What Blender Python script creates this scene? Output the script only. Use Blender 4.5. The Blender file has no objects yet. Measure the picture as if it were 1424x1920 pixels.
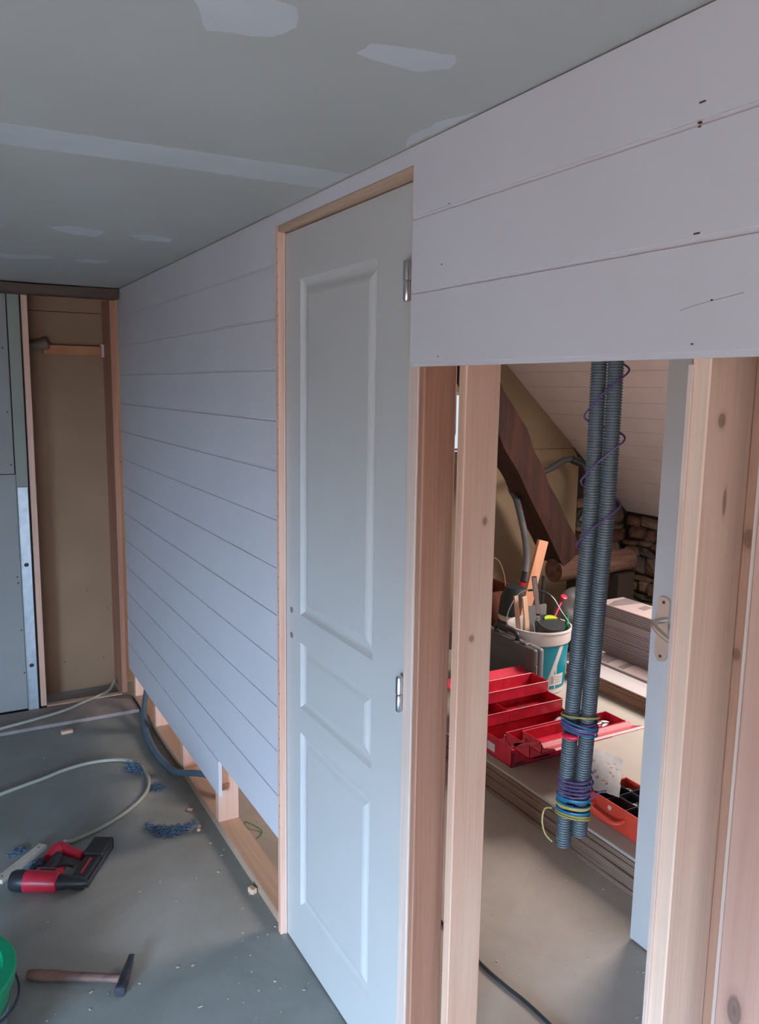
import bpy, bmesh, math, random
from mathutils import Vector, Matrix, noise
random.seed(7)
C = bpy.context.scene.collection
sc = bpy.context.scene
PI = math.pi
# ---------------------------------------------------------------- camera, world, lights, exposure
YAW, PITCH, ROLL, FPX = 0.5048, 0.15168, 0.01481, 1520.5
cam_d = bpy.data.cameras.new('camera'); cam = bpy.data.objects.new('camera', cam_d); C.objects.link(cam)
fwd = Vector((math.sin(YAW)*math.cos(PITCH), math.cos(YAW)*math.cos(PITCH), -math.sin(PITCH)))
right = Vector((math.cos(YAW), -math.sin(YAW), 0)); up = right.cross(fwd)
r2 = right*math.cos(ROLL)+up*math.sin(ROLL); u2 = up*math.cos(ROLL)-right*math.sin(ROLL)
m = Matrix((r2, u2, -fwd)).transposed().to_4x4(); m.translation = Vector((-0.848, 0, 1.6394))
cam.matrix_world = m
cam_d.sensor_fit = 'VERTICAL'; cam_d.sensor_height = 36.0; cam_d.lens = FPX*36.0/1920.0
cam_d.clip_start = 0.02
sc.camera = cam
w = bpy.data.worlds.new('overcast'); sc.world = w; w.use_nodes = True
w.node_tree.nodes['Background'].inputs[0].default_value = (0.80, 0.90, 1.0, 1)
w.node_tree.nodes['Background'].inputs[1].default_value = 1.1

def area(name, loc, rot, sx, sy, power, col, spread=180):
    d = bpy.data.lights.new(name, 'AREA'); d.shape = 'RECTANGLE'; d.size = sx; d.size_y = sy
    d.energy = power; d.color = col; d.spread = math.radians(spread)
    o = bpy.data.objects.new(name, d); C.objects.link(o); o.location = loc; o.rotation_euler = rot
    return o
# daylight through the low window behind the camera, and through the roof window of the next room
# (sky light slants down and is blue, light thrown up by the ground outside is weaker and warm)
area('side_window_skylight', (-2.93, -0.50, 0.60), (math.radians(50), 0, math.radians(-47)), 1.1, 0.8, 222, (0.45, 0.69, 1.0), 108)
area('side_window_groundlight', (-2.93, -0.50, 0.66), (math.radians(122), 0, math.radians(-60)), 1.1, 0.8, 10, (1.0, 0.62, 0.44), 140)
area('back_window_skylight', (-1.75, -1.73, 0.62), (math.radians(56), 0, math.radians(-12)), 1.1, 0.8, 42, (0.50, 0.72, 1.0), 118)
area('back_window_groundlight', (-1.75, -1.73, 0.60), (math.radians(122), 0, math.radians(-20)), 1.1, 0.8, 12, (1.0, 0.60, 0.42), 130)
area('roof_window_daylight', (2.72, 2.35, 1.62), (0, math.radians(41.8), 0), 0.85, 0.85, 62, (1.0, 0.84, 0.78))
sc.view_settings.view_transform = 'Standard'; sc.view_settings.look = 'None'
sc.view_settings.exposure = 0.0; sc.view_settings.gamma = 1.0
sc.view_settings.use_curve_mapping = False

# ---------------------------------------------------------------- materials
def newmat(name):
    mt = bpy.data.materials.new(name); mt.use_nodes = True
    nt = mt.node_tree; return mt, nt, nt.nodes['Principled BSDF']
def c4(c): return (c[0], c[1], c[2], 1)
def plain(name, col, rough=0.6, metal=0.0, var=0.10, scale=14, bump=0.05, bscale=120, spec=0.5, coat=0):
    """base colour broken up by noise, fine relief"""
    mt, nt, b = newmat(name); N = nt.nodes.new; L = nt.links.new
    tc = N('ShaderNodeTexCoord'); n = N('ShaderNodeTexNoise'); n.inputs['Scale'].default_value = scale; n.inputs['Detail'].default_value = 5
    L(tc.outputs['Object'], n.inputs['Vector'])
    rp = N('ShaderNodeValToRGB'); rp.color_ramp.elements[0].position = 0.3; rp.color_ramp.elements[1].position = 0.7
    rp.color_ramp.elements[0].color = c4([x*(1-var) for x in col]); rp.color_ramp.elements[1].color = c4([min(1, x*(1+var)) for x in col])
    L(n.outputs['Fac'], rp.inputs['Fac']); L(rp.outputs['Color'], b.inputs['Base Color'])
    b.inputs['Roughness'].default_value = rough; b.inputs['Metallic'].default_value = metal
    b.inputs['Specular IOR Level'].default_value = spec; b.inputs['Coat Weight'].default_value = coat
    if bump:
        n2 = N('ShaderNodeTexNoise'); n2.inputs['Scale'].default_value = bscale; n2.inputs['Detail'].default_value = 3
        L(tc.outputs['Object'], n2.inputs['Vector'])
        bp = N('ShaderNodeBump'); bp.inputs['Strength'].default_value = bump; bp.inputs['Distance'].default_value = 0.004
        L(n2.outputs['Fac'], bp.inputs['Height']); L(bp.outputs['Normal'], b.inputs['Normal'])
    return mt
def wood(name, a, bcol, axis='z', scale=1.0, knots=(), rough=0.65, dark=(0.17, 0.075, 0.045), streak=0.5, bump=0.12):
    mt, nt, b = newmat(name); N = nt.nodes.new; L = nt.links.new
    tc = N('ShaderNodeTexCoord'); mp = N('ShaderNodeMapping'); L(tc.outputs['Object'], mp.inputs['Vector'])
    s = [22*scale]*3; s['xyz'.index(axis)] = 1.3*scale; mp.inputs['Scale'].default_value = s
    n = N('ShaderNodeTexNoise'); n.inputs['Scale'].default_value = 1.0; n.inputs['Detail'].default_value = 4; n.inputs['Distortion'].default_value = 0.7
    L(mp.outputs['Vector'], n.inputs['Vector'])
    mp2 = N('ShaderNodeMapping'); L(tc.outputs['Object'], mp2.inputs['Vector'])
    s2 = [170*scale]*3; s2['xyz'.index(axis)] = 3.0*scale; mp2.inputs['Scale'].default_value = s2
    n2 = N('ShaderNodeTexNoise'); n2.inputs['Scale'].default_value = 1.0; n2.inputs['Detail'].default_value = 3
    L(mp2.outputs['Vector'], n2.inputs['Vector'])
    mx = N('ShaderNodeMix'); mx.data_type = 'FLOAT'; mx.inputs[0].default_value = streak*0.5
    L(n.outputs['Fac'], mx.inputs[2]); L(n2.outputs['Fac'], mx.inputs[3])
    rp = N('ShaderNodeValToRGB'); e = rp.color_ramp.elements
    e[0].position = 0.36; e[0].color = c4(a); e[1].position = 0.64; e[1].color = c4(bcol)
    L(mx.outputs[0], rp.inputs['Fac']); col = rp.outputs['Color']
    for (kx, ky, kz, kr, el) in knots:
        sb = N('ShaderNodeVectorMath'); sb.operation = 'SUBTRACT'; L(tc.outputs['Object'], sb.inputs[0]); sb.inputs[1].default_value = (kx, ky, kz)
        ml = N('ShaderNodeVectorMath'); ml.operation = 'MULTIPLY'; L(sb.outputs[0], ml.inputs[0])
        q = [1/kr]*3; q['xyz'.index(axis)] = 1/(kr*el); ml.inputs[1].default_value = q
        ln = N('ShaderNodeVectorMath'); ln.operation = 'LENGTH'; L(ml.outputs[0], ln.inputs[0])
        kr_ = N('ShaderNodeValToRGB'); ke = kr_.color_ramp.elements
        ke[0].position = 0.0; ke[0].color = (0.8, 0.8, 0.8, 1); ke[1].position = 1.0; ke[1].color = (0, 0, 0, 1)
        for ps, v in ((0.28, 0.62), (0.42, 0.72), (0.60, 0.16)):
            x = kr_.color_ramp.elements.new(ps); x.color = (v, v, v, 1)
        L(ln.outputs['Value'], kr_.inputs['Fac'])
        m2 = N('ShaderNodeMix'); m2.data_type = 'RGBA'; L(kr_.outputs['Color'], m2.inputs[0]); L(col, m2.inputs[6]); m2.inputs[7].default_value = c4(dark)
        col = m2.outputs[2]
    L(col, b.inputs['Base Color']); b.inputs['Roughness'].default_value = rough
    bp = N('ShaderNodeBump'); bp.inputs['Strength'].default_value = bump; bp.inputs['Distance'].default_value = 0.003
    L(n2.outputs['Fac'], bp.inputs['Height']); L(bp.outputs['Normal'], b.inputs['Normal'])
    return mt
def concrete(name, a, bcol, c, speck):
    mt, nt, b = newmat(name); N = nt.nodes.new; L = nt.links.new
    tc = N('ShaderNodeTexCoord')
    n1 = N('ShaderNodeTexNoise'); n1.inputs['Scale'].default_value = 2.2; n1.inputs['Detail'].default_value = 8; n1.inputs['Roughness'].default_value = 0.65; n1.inputs['Distortion'].default_value = 0.6
    L(tc.outputs['Object'], n1.inputs['Vector'])
    rp = N('ShaderNodeValToRGB'); e = rp.color_ramp.elements; e[0].position = 0.32; e[0].color = c4(a); e[1].position = 0.70; e[1].color = c4(c)
    x = e.new(0.52); x.color = c4(bcol); L(n1.outputs['Fac'], rp.inputs['Fac'])
    n2 = N('ShaderNodeTexNoise'); n2.inputs['Scale'].default_value = 55; n2.inputs['Detail'].default_value = 3; L(tc.outputs['Object'], n2.inputs['Vector'])
    r2_ = N('ShaderNodeValToRGB'); e = r2_.color_ramp.elements; e[0].position = 0.70; e[0].color = (0, 0, 0, 1); e[1].position = 0.78; e[1].color = (0.6, 0.6, 0.6, 1)
    L(n2.outputs['Fac'], r2_.inputs['Fac'])
    mx = N('ShaderNodeMix'); mx.data_type = 'RGBA'; L(r2_.outputs['Color'], mx.inputs[0]); L(rp.outputs['Color'], mx.inputs[6]); mx.inputs[7].default_value = c4(speck)
    L(mx.outputs[2], b.inputs['Base Color']); b.inputs['Roughness'].default_value = 0.75
    bp = N('ShaderNodeBump'); bp.inputs['Strength'].default_value = 0.12; bp.inputs['Distance'].default_value = 0.004
    L(n2.outputs['Fac'], bp.inputs['Height']); L(bp.outputs['Normal'], b.inputs['Normal'])
    return mt

M = {}
M['paint'] = plain('painted_cladding', (0.62, 0.585, 0.60), 0.55, var=0.025, scale=3, bump=0.06, bscale=60)
M['tongue'] = plain('painted_groove', (0.50, 0.48, 0.50), 0.6, var=0.03)
M['door'] = plain('door_primer', (0.53, 0.505, 0.475), 0.42, var=0.015, scale=5, bump=0.04, bscale=150)
M['old_door'] = plain('old_door_paint', (0.50, 0.50, 0.49), 0.45, var=0.035, scale=6, bump=0.04)
M['ceil'] = plain('plasterboard', (0.43, 0.425, 0.395), 0.85, var=0.035, scale=2.5, bump=0.05)
M['plaster'] = plain('joint_filler', (0.52, 0.53, 0.53), 0.85, var=0.05, scale=9)
M['pb_grey'] = plain('wall_plasterboard', (0.31, 0.30, 0.285), 0.8, var=0.05, scale=4)
M['pb_green'] = plain('moisture_board', (0.30, 0.31, 0.26), 0.8, var=0.05, scale=4)
M['pine'] = wood('pine_batten', (0.66, 0.36, 0.25), (0.78, 0.50, 0.37), 'z')
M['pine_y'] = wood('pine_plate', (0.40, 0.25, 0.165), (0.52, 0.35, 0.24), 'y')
M['pine_x'] = wood('pine_crosspiece', (0.62, 0.40, 0.29), (0.78, 0.55, 0.42), 'x')
M['jamb'] = wood('pine_jamb', (0.60, 0.44, 0.36), (0.72, 0.56, 0.46), 'z', streak=1.0)
M['stud1'] = wood('pine_reddish_shaded', (0.31, 0.135, 0.08), (0.42, 0.21, 0.13), 'z', streak=0.8)  # reddish pine, darkened so the colour carries the neighbouring stud's cast shade
M['stud2'] = wood('pine_stud_pale', (0.60, 0.33, 0.22), (0.70, 0.44, 0.31), 'z', knots=((0.052, 1.219, 1.395, 0.010, 1.5), (0.030, 1.219, 1.17, 0.011, 1.2)))
M['stud3'] = wood('pine_stud_knotty', (0.72, 0.50, 0.37), (0.82, 0.61, 0.47), 'z', knots=((0.028, 0.694, 1.605, 0.013, 1.4), (0.045, 0.694, 1.50, 0.006, 5.5)), streak=0.9)
M['plank4'] = wood('pine_wide_plank', (0.50, 0.27, 0.20), (0.62, 0.38, 0.29), 'z', scale=0.7, knots=((0.0, 0.585, 0.865, 0.020, 2.0),), dark=(0.09, 0.06, 0.05), streak=0.3)
M['plank5'] = wood('pine_back_plank', (0.42, 0.22, 0.14), (0.56, 0.32, 0.21), 'z', knots=((0.0885, 0.69, 1.29, 0.012, 1.3), (0.0885, 0.685, 1.45, 0.018, 1.4)))
M['pine_red'] = wood('planed_board', (0.52, 0.24, 0.13), (0.62, 0.32, 0.19), 'z')
M['darkwood_x'] = wood('old_dark_oak', (0.055, 0.035, 0.025), (0.12, 0.075, 0.05), 'x', rough=0.7, bump=0.4)
M['brace'] = wood('old_stained_beam', (0.028, 0.011, 0.008), (0.070, 0.024, 0.016), 'z', rough=0.85, bump=0.5, scale=0.8)
M['log'] = wood('old_round_log', (0.11, 0.055, 0.038), (0.23, 0.13, 0.095), 'x', rough=0.8, bump=0.6)
M['floor'] = concrete('concrete_screed', (0.225, 0.225, 0.20), (0.275, 0.275, 0.25), (0.335, 0.33, 0.305), (0.5, 0.5, 0.48))
M['floor2'] = concrete('dusty_floor_boards', (0.33, 0.30, 0.265), (0.38, 0.35, 0.31), (0.42, 0.39, 0.35), (0.55, 0.52, 0.48))
M['gable'] = plain('beige_panel', (0.40, 0.30, 0.19), 0.85, var=0.12, scale=2.5)
M['cupback'] = plain('hardboard_back', (0.31, 0.185, 0.105), 0.8, var=0.10, scale=2.5)
M['slope'] = plain('painted_slope_board', (0.84, 0.76, 0.73), 0.6, var=0.04, scale=5)
M['shell'] = plain('room_shell', (0.42, 0.40, 0.38), 0.9, var=0.03)
M['steel'] = plain('brushed_steel', (0.55, 0.56, 0.58), 0.32, 1.0, var=0.08)
M['zinc'] = plain('galvanised_steel', (0.62, 0.68, 0.72), 0.42, 0.75, var=0.12, scale=25)
M['alu'] = plain('satin_aluminium', (0.66, 0.62, 0.56), 0.30, 0.9, var=0.04)
M['black'] = plain('black_plastic', (0.022, 0.026, 0.030), 0.42, var=0.2)
M['blackrub'] = plain('black_rubber', (0.018, 0.028, 0.032), 0.6, var=0.2)
M['charcoal'] = plain('dark_and_shaded_grey', (0.085, 0.080, 0.078), 0.5, var=0.1)  # dark grey of the bag; on the tool case it paints front shade
M['grey'] = plain('grey_plastic', (0.17, 0.18, 0.185), 0.5, var=0.1)
M['hosegrey'] = plain('dark_grey_hose', (0.10, 0.105, 0.11), 0.4)
M['red'] = plain('red_lacquer', (0.56, 0.022, 0.05), 0.32, var=0.18, scale=30)
M['redtrim'] = plain('worn_red_lacquer', (0.50, 0.055, 0.075), 0.4, var=0.3, scale=60)
M['gunred'] = plain('red_plastic', (0.55, 0.02, 0.045), 0.35, var=0.08)
M['orange'] = plain('red_orange_plastic', (0.56, 0.055, 0.03), 0.38, var=0.08)
M['green'] = plain('green_plastic', (0.0, 0.30, 0.13), 0.35, var=0.08)
M['mortar'] = plain('grout_remains', (0.34, 0.33, 0.30), 0.9, var=0.2, scale=60, bump=0.5)
M['conduit'] = plain('grey_conduit', (0.10, 0.128, 0.142), 0.42, var=0.08)
M['purple'] = plain('purple_wire', (0.10, 0.055, 0.16), 0.4)
M['blue'] = plain('blue_wire', (0.015, 0.14, 0.25), 0.4)
M['yellow'] = plain('yellow_wire', (0.36, 0.28, 0.075), 0.4)
M['tape'] = plain('red_tape', (0.58, 0.01, 0.05), 0.25)
M['hose'] = plain('cream_air_hose', (0.40, 0.38, 0.31), 0.5, var=0.05)
M['bluehose'] = plain('blue_grey_duct', (0.09, 0.15, 0.20), 0.5)
M['tuft'] = plain('blue_fibre', (0.12, 0.19, 0.27), 0.95, var=0.35, scale=80, bump=0)
M['osb'] = wood('particle_board_edge', (0.15, 0.095, 0.065), (0.27, 0.19, 0.14), 'y', scale=1.4, rough=0.9, bump=0.6)
M['osb2'] = wood('brown_panel_edge', (0.20, 0.11, 0.075), (0.33, 0.20, 0.14), 'y', scale=1.4, rough=0.9, bump=0.4)
M['topsheet'] = plain('pale_green_board', (0.38, 0.36, 0.315), 0.8, var=0.06, scale=5)
M['white'] = plain('white_sheet', (0.46, 0.44, 0.445), 0.5, var=0.02)
M['pack'] = plain('pinkish_cardboard', (0.34, 0.275, 0.265), 0.7, var=0.04, scale=8)
M['packprint'] = plain('dark_print', (0.17, 0.145, 0.15), 0.7)
M['bucketw'] = plain('white_plastic', (0.66, 0.62, 0.60), 0.4, var=0.03)
M['teal'] = plain('teal_print', (0.0, 0.25, 0.34), 0.4, var=0.04)
M['paper'] = plain('paper_label', (0.62, 0.62, 0.63), 0.7, var=0.06, scale=70)
M['print'] = plain('label_print', (0.12, 0.12, 0.13), 0.7)
M['lime'] = plain('lime_plastic', (0.42, 0.55, 0.03), 0.4)
M['slat'] = wood('small_slat', (0.58, 0.37, 0.24), (0.70, 0.48, 0.34), 'z')
M['lath'] = wood('pale_lath', (0.55, 0.48, 0.38), (0.68, 0.60, 0.50), 'x')
M['handle'] = wood('worn_hammer_handle', (0.10, 0.055, 0.045), (0.22, 0.11, 0.08), 'x', bump=0.3)
M['iron'] = plain('dark_iron', (0.07, 0.072, 0.09), 0.42, 0.6, var=0.25, scale=50)
M['terracotta'] = plain('red_brown_crate', (0.20, 0.065, 0.04), 0.8)
M['cork'] = plain('tan_card', (0.40, 0.25, 0.14), 0.8, var=0.2, scale=90)
M['knot'] = wood('branch_stub', (0.13, 0.09, 0.06), (0.22, 0.16, 0.11), 'x')
M['glass'], _nt, _b = newmat('window_glass'); _b.inputs['Transmission Weight'].default_value = 1.0; _b.inputs['Roughness'].default_value = 0.02; _b.inputs['IOR'].default_value = 1.1
M['dust'] = plain('sawdust_chips', (0.60, 0.50, 0.40), 0.9)
M['nail'] = plain('nail_dark', (0.06, 0.035, 0.03), 0.6)
M['bark'] = plain('bare_twig', (0.12, 0.07, 0.05), 0.9)
# stone: several tones
STONE = [plain('stone_tone', c, 0.9, var=0.22, scale=16, bump=0.6, bscale=40) for c in
         ((0.20, 0.15, 0.11), (0.25, 0.15, 0.10), (0.15, 0.13, 0.11), (0.27, 0.20, 0.145), (0.20, 0.11, 0.075))]
M['joint'] = plain('earth_joint', (0.05, 0.036, 0.030), 0.95)

# ---------------------------------------------------------------- mesh helpers
def obj(name, bm, mat, parent=None, smooth=False, kind=None, label=None):
    """link the bmesh (world coordinates) as one object; a child's mesh is written relative to its parent's base"""
    me = bpy.data.meshes.new(name)
    base = Vector((0, 0, 0))
    p = parent
    while p is not None:
        base += p.location; p = p.parent
    if base.length > 0: bmesh.ops.translate(bm, verts=bm.verts, vec=-base)
    bmesh.ops.recalc_face_normals(bm, faces=bm.faces)
    if smooth:
        for f in bm.faces: f.smooth = True
    bm.to_mesh(me); bm.free()
    if smooth:
        me.set_sharp_from_angle(angle=math.radians(40))
    mats = mat if isinstance(mat, (list, tuple)) else [mat]
    for q in mats: me.materials.append(q)
    o = bpy.data.objects.new(name, me); C.objects.link(o)
    if parent is not None: o.parent = parent
    if kind: o['kind'] = kind
    if label: o['label'] = label
    return o
def thing(name, label, cat, loc=(0, 0, 0), group=None, kind=None):
    o = bpy.data.objects.new(name, None); C.objects.link(o); o.location = loc; o.empty_display_size = 0.05
    if label: o['label'] = label
    if cat: o['category'] = cat
    if group: o['group'] = group
    if kind: o['kind'] = kind
    return o
def tag(o, label, cat, group=None):
    o['label'] = label; o['category'] = cat
    if group: o['group'] = group
    return o
def rebase(o, loc):
    """put a single-mesh thing's origin at its base"""
    loc = Vector(loc); o.data.transform(Matrix.Translation(-loc)); o.location = loc; return o
def B(): return bmesh.new()
def box(bm, x0, x1, y0, y1, z0, z1, bev=0.0, mi=0, M4=None, seg=1):
    t = bmesh.new(); bmesh.ops.create_cube(t, size=1)
    for v in t.verts:
        v.co = Vector(((x0+x1)/2+v.co.x*(x1-x0), (y0+y1)/2+v.co.y*(y1-y0), (z0+z1)/2+v.co.z*(z1-z0)))
    if bev: bmesh.ops.bevel(t, geom=t.edges[:], offset=bev, segments=seg, affect='EDGES', profile=0.5)
    return merge(bm, t, mi, M4)
def merge(bm, t, mi=0, M4=None):
    if M4 is not None: bmesh.ops.transform(t, matrix=M4, verts=t.verts)
    vs = {v: bm.verts.new(v.co) for v in t.verts}
    for f in t.faces:
        try: nf = bm.faces.new([vs[v] for v in f.verts]); nf.material_index = mi; nf.smooth = f.smooth
        except ValueError: pass
    t.free(); return bm
def prism(bm, pts, axis, a, b, mi=0, M4=None, bev=0.0):
    """polygon pts (2D) in the plane normal to axis, extruded from a to b"""
    t = bmesh.new()
    def P(u, v, q):
        return {'x': (q, u, v), 'y': (u, q, v), 'z': (u, v, q)}[axis]
    lo = [t.verts.new(P(u, v, a)) for u, v in pts]; hi = [t.verts.new(P(u, v, b)) for u, v in pts]
    n = len(pts)
    t.faces.new(lo[::-1]); t.faces.new(hi)
    for i in range(n): t.faces.new((lo[i], lo[(i+1) % n], hi[(i+1) % n], hi[i]))
    if bev: bmesh.ops.bevel(t, geom=t.edges[:], offset=bev, segments=1, affect='EDGES')
    return merge(bm, t, mi, M4)
def smoothpts(pts, n=6):
    P = [Vector(p) for p in pts]; out = []
    for i in range(len(P)-1):
        p0 = P[max(0, i-1)]; p1 = P[i]; p2 = P[i+1]; p3 = P[min(len(P)-1, i+2)]
        for k in range(n):
            t = k/n
            out.append(0.5*((2*p1)+(-p0+p2)*t+(2*p0-5*p1+4*p2-p3)*t*t+(-p0+3*p1-3*p2+p3)*t**3))
    out.append(P[-1]); return out
def tube(bm, pts, r, seg=10, mi=0, cap=True):
    P = [Vector(p) for p in pts]; R = r if isinstance(r, (list, tuple)) else [r]*len(P)
    T = [(P[min(i+1, len(P)-1)]-P[max(i-1, 0)]).normalized() for i in range(len(P))]
    nrm = T[0].orthogonal().normalized(); rings = []
    for i, p in enumerate(P):
        nrm = (nrm-T[i]*nrm.dot(T[i])).normalized(); bn = T[i].cross(nrm)
        rings.append([bm.verts.new(p+(nrm*math.cos(2*PI*k/seg)+bn*math.sin(2*PI*k/seg))*R[i]) for k in range(seg)])
    for a, b in zip(rings, rings[1:]):
        for k in range(seg):
            f = bm.faces.new((a[k], a[(k+1) % seg], b[(k+1) % seg], b[k])); f.material_index = mi
    if cap:
        f = bm.faces.new(rings[0][::-1]); f.material_index = mi; f = bm.faces.new(rings[-1]); f.material_index = mi
    return bm
def lathe(bm, prof, cx, cy, seg=32, mi=0, M4=None):
    """prof: (r,z) list, closed around the z axis"""
    t = bmesh.new(); rings = []
    for r, z in prof:
        if r < 1e-6: rings.append([t.verts.new((cx, cy, z))])
        else: rings.append([t.verts.new((cx+r*math.cos(2*PI*k/seg), cy+r*math.sin(2*PI*k/seg), z)) for k in range(seg)])
    for a, b in zip(rings, rings[1:]):
        for k in range(seg):
            k2 = (k+1) % seg
            if len(a) == 1 and len(b) == 1: continue
            if len(a) == 1: t.faces.new((a[0], b[k2], b[k]))
            elif len(b) == 1: t.faces.new((a[k], a[k2], b[0]))
            else: t.faces.new((a[k], a[k2], b[k2], b[k]))
    return merge(bm, t, mi, M4)
def frame4(o, xa, za):
    """matrix with local x along xa and local z near za, at o"""
    x = Vector(xa).normalized(); z = Vector(za); y = z.cross(x).normalized(); z = x.cross(y)
    m_ = Matrix((x, y, z)).transposed().to_4x4(); m_.translation = Vector(o); return m_

# ================================================================ STRUCTURE
CEIL = 2.0965
FAR = 4.24
bm = B(); box(bm, -3.0, 0.04, -1.9, 4.6, -0.12, 0.0); obj('floor', bm, M['floor'], kind='structure')
bm = B(); box(bm, 0.04, 4.2, -1.9, 4.6, -0.12, 0.0); obj('floor', bm, M['floor2'], kind='structure')
ceiling = obj('ceiling', box(B(), -3.0, 2.27, -1.9, 4.6, CEIL, CEIL+0.1), M['ceil'], kind='structure')
# filler patches and the taped seam on the ceiling boards (thin raised skins)
def patch(pts, name='filler_patch'):
    P = []
    for i, (x, y) in enumerate(pts):
        x2, y2 = pts[(i+1) % len(pts)]
        d = math.hypot(x2-x, y2-y); n = max(2, int(d/0.022))
        for k in range(n):
            t = k/n; j = 0.0035
            P.append((x+(x2-x)*t+random.uniform(-j, j), y+(y2-y)*t+random.uniform(-j, j)))
    obj(name, prism(B(), P, 'z', CEIL-0.0005, CEIL+0.002), M['plaster'], ceiling)
patch([(-0.545, 1.03), (-0.50, 1.11), (-0.42, 1.085), (-0.407, 1.04), (-0.43, 0.99), (-0.50, 0.98)])
patch([(-0.30, 1.075), (-0.30, 1.035), (-0.25, 1.02), (-0.182, 1.01), (-0.16, 1.05), (-0.19, 1.085), (-0.25, 1.085)])
patch([(-2.9, 1.71), (-1.6, 1.69), (-0.7, 1.67), (-0.018, 1.65), (-0.018, 1.80), (-0.35, 1.80), (-0.7, 1.81), (-1.7, 1.82), (-2.9, 1.84)], 'seam_filler')
patch([(-0.51, 2.66), (-0.45, 2.61), (-0.345, 2.65), (-0.36, 2.76), (-0.45, 2.74)])
patch([(-0.285, 2.66), (-0.22, 2.62), (-0.15, 2.64), (-0.13, 2.72), (-0.22, 2.74)])
patch([(-0.66, 3.40), (-0.60, 3.30), (-0.45, 3.26), (-0.41, 3.32), (-0.52, 3.40)])
patch([(-0.355, 3.33), (-0.30, 3.25), (-0.22, 3.27), (-0.25, 3.35)])
patch([(-0.02, 1.42), (-0.018, 1.18), (-0.045, 1.24), (-0.05, 1.36)])
patch([(-0.80, 2.72), (-0.70, 2.66), (-0.62, 2.70), (-0.68, 2.78)])

# ---- partition wall: cladding boards, studs, plates
wall = thing('wall_right', 'long partition of white painted horizontal boards on a pine stud frame', None, (0, 0, 0), kind='structure')
wall['category'] = 'wall'
PIT = 0.1382; XF, XB = -0.014, -0.001
def ztop(k): return CEIL-0.0035-PIT*k+(0.0035 if k else 0)
def plank(y0, y1, k, cut=None, mat=None):
    """one tongue-and-groove board: face, bevelled edge and set-back tongue"""
    zt = ztop(k); zb = CEIL-PIT*(k+1)
    bm = B()
    j = random.uniform(-0.0004, 0.0004)
    g = 0.0070
    prof = [(XB, zt-0.0003), (XF+j+0.0006, zt-0.0003), (XF+j, zt-0.0010), (XF+j, zb+g+0.001), (XF+j+0.0008, zb+g), (XF+0.0034, zb+g-0.0004), (XF+0.0034, zb-0.0002), (XB, zb-0.0002)]
    prism(bm, prof, 'y', y0, y1)
    return obj('plank', bm, M['paint'], wall)
YJ = 2.108      # cut edge of the boards beside the door frame
YH = 1.395      # cut edge of the boards above the opening
HDR = 2.0640-0.0045
# course 0 runs over the door; notch over the frame
bm = B(); zt = CEIL-0.0035; zb0 = CEIL-PIT
prism(bm, [(4.205, zt), (4.205, zb0+0.0062), (YJ, zb0+0.0062), (YJ, HDR), (YH, HDR), (YH, zb0+0.0062), (-1.75, zb0+0.0062), (-1.75, zt)], 'x', XF, XB)
box(bm, XF+0.0034, XB, YJ, 4.205, zb0-0.0002, zb0+0.0064); box(bm, XF+0.0034, XB, -1.75, YH, zb0-0.0002, zb0+0.0064)
obj('plank', bm, M['paint'], wall)
for k in range(1, 14):
    if k <= 12: plank(YJ, 4.205, k)
    else: plank(2.685, 4.205, k)
for k in (1, 2): plank(-1.75, YH, k)
# nail marks and scuffs in the boards over the opening
bm = B()
for (y, z, ry) in ((0.735, 1.99, 5), (0.738, 1.967, 2), (0.737, 1.962, 2), (0.73, 1.835, 5), (0.725, 1.70, 2), (1.29, 1.972, 1.5), (1.31, 1.868, 1.5), (1.315, 1.70, 1.5), (0.70, 1.752, 1.5),
                   (2.125, 0.97, 1.2), (2.13, 0.82, 1.2), (2.125, 0.78, 1.2)):
    z = 1.639+(z-1.639)*0.9835; y *= 0.9835
    box(bm, XF-0.0006, XF+0.003, y-0.0009*ry, y+0.0009*ry, z-0.001, z+0.001)
obj('nail_head', bm, M['nail'], wall, kind='stuff')
bm = B(); tube(bm, [(XF+0.0001, 0.736, 1.741), (XF+0.0001, 0.715, 1.7455), (XF+0.0001, 0.692, 1.749), (XF+0.0001, 0.666, 1.752), (XF+0.0001, 0.644, 1.755)], 0.0003, 5)
obj('pencil_line', bm, plain('pencil', (0.20, 0.19, 0.20), 0.7), wall)
# bottom plate with studs standing on it behind the boards
def stud(x0, x1, y0, y1, z0, z1, mat, bev=0.0018, name='stud'):
    bm = B(); box(bm, x0, x1, y0, y1, z0, z1, bev); return obj(name, bm, mat, wall)
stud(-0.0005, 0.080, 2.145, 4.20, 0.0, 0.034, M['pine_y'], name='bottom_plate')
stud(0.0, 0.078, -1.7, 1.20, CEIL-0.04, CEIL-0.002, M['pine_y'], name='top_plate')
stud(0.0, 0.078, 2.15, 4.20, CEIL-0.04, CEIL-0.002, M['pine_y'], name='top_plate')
for y in (2.735, 3.22, 3.70, 4.13): stud(0.0, 0.078, y, y+0.036, 0.034, CEIL-0.041, M['pine'])
# small wedge nailed to the near stud
stud(0.004, 0.035, 2.722, 2.7348, 0.165, 0.185, M['stud1'], 0.001, name='wedge')
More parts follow.
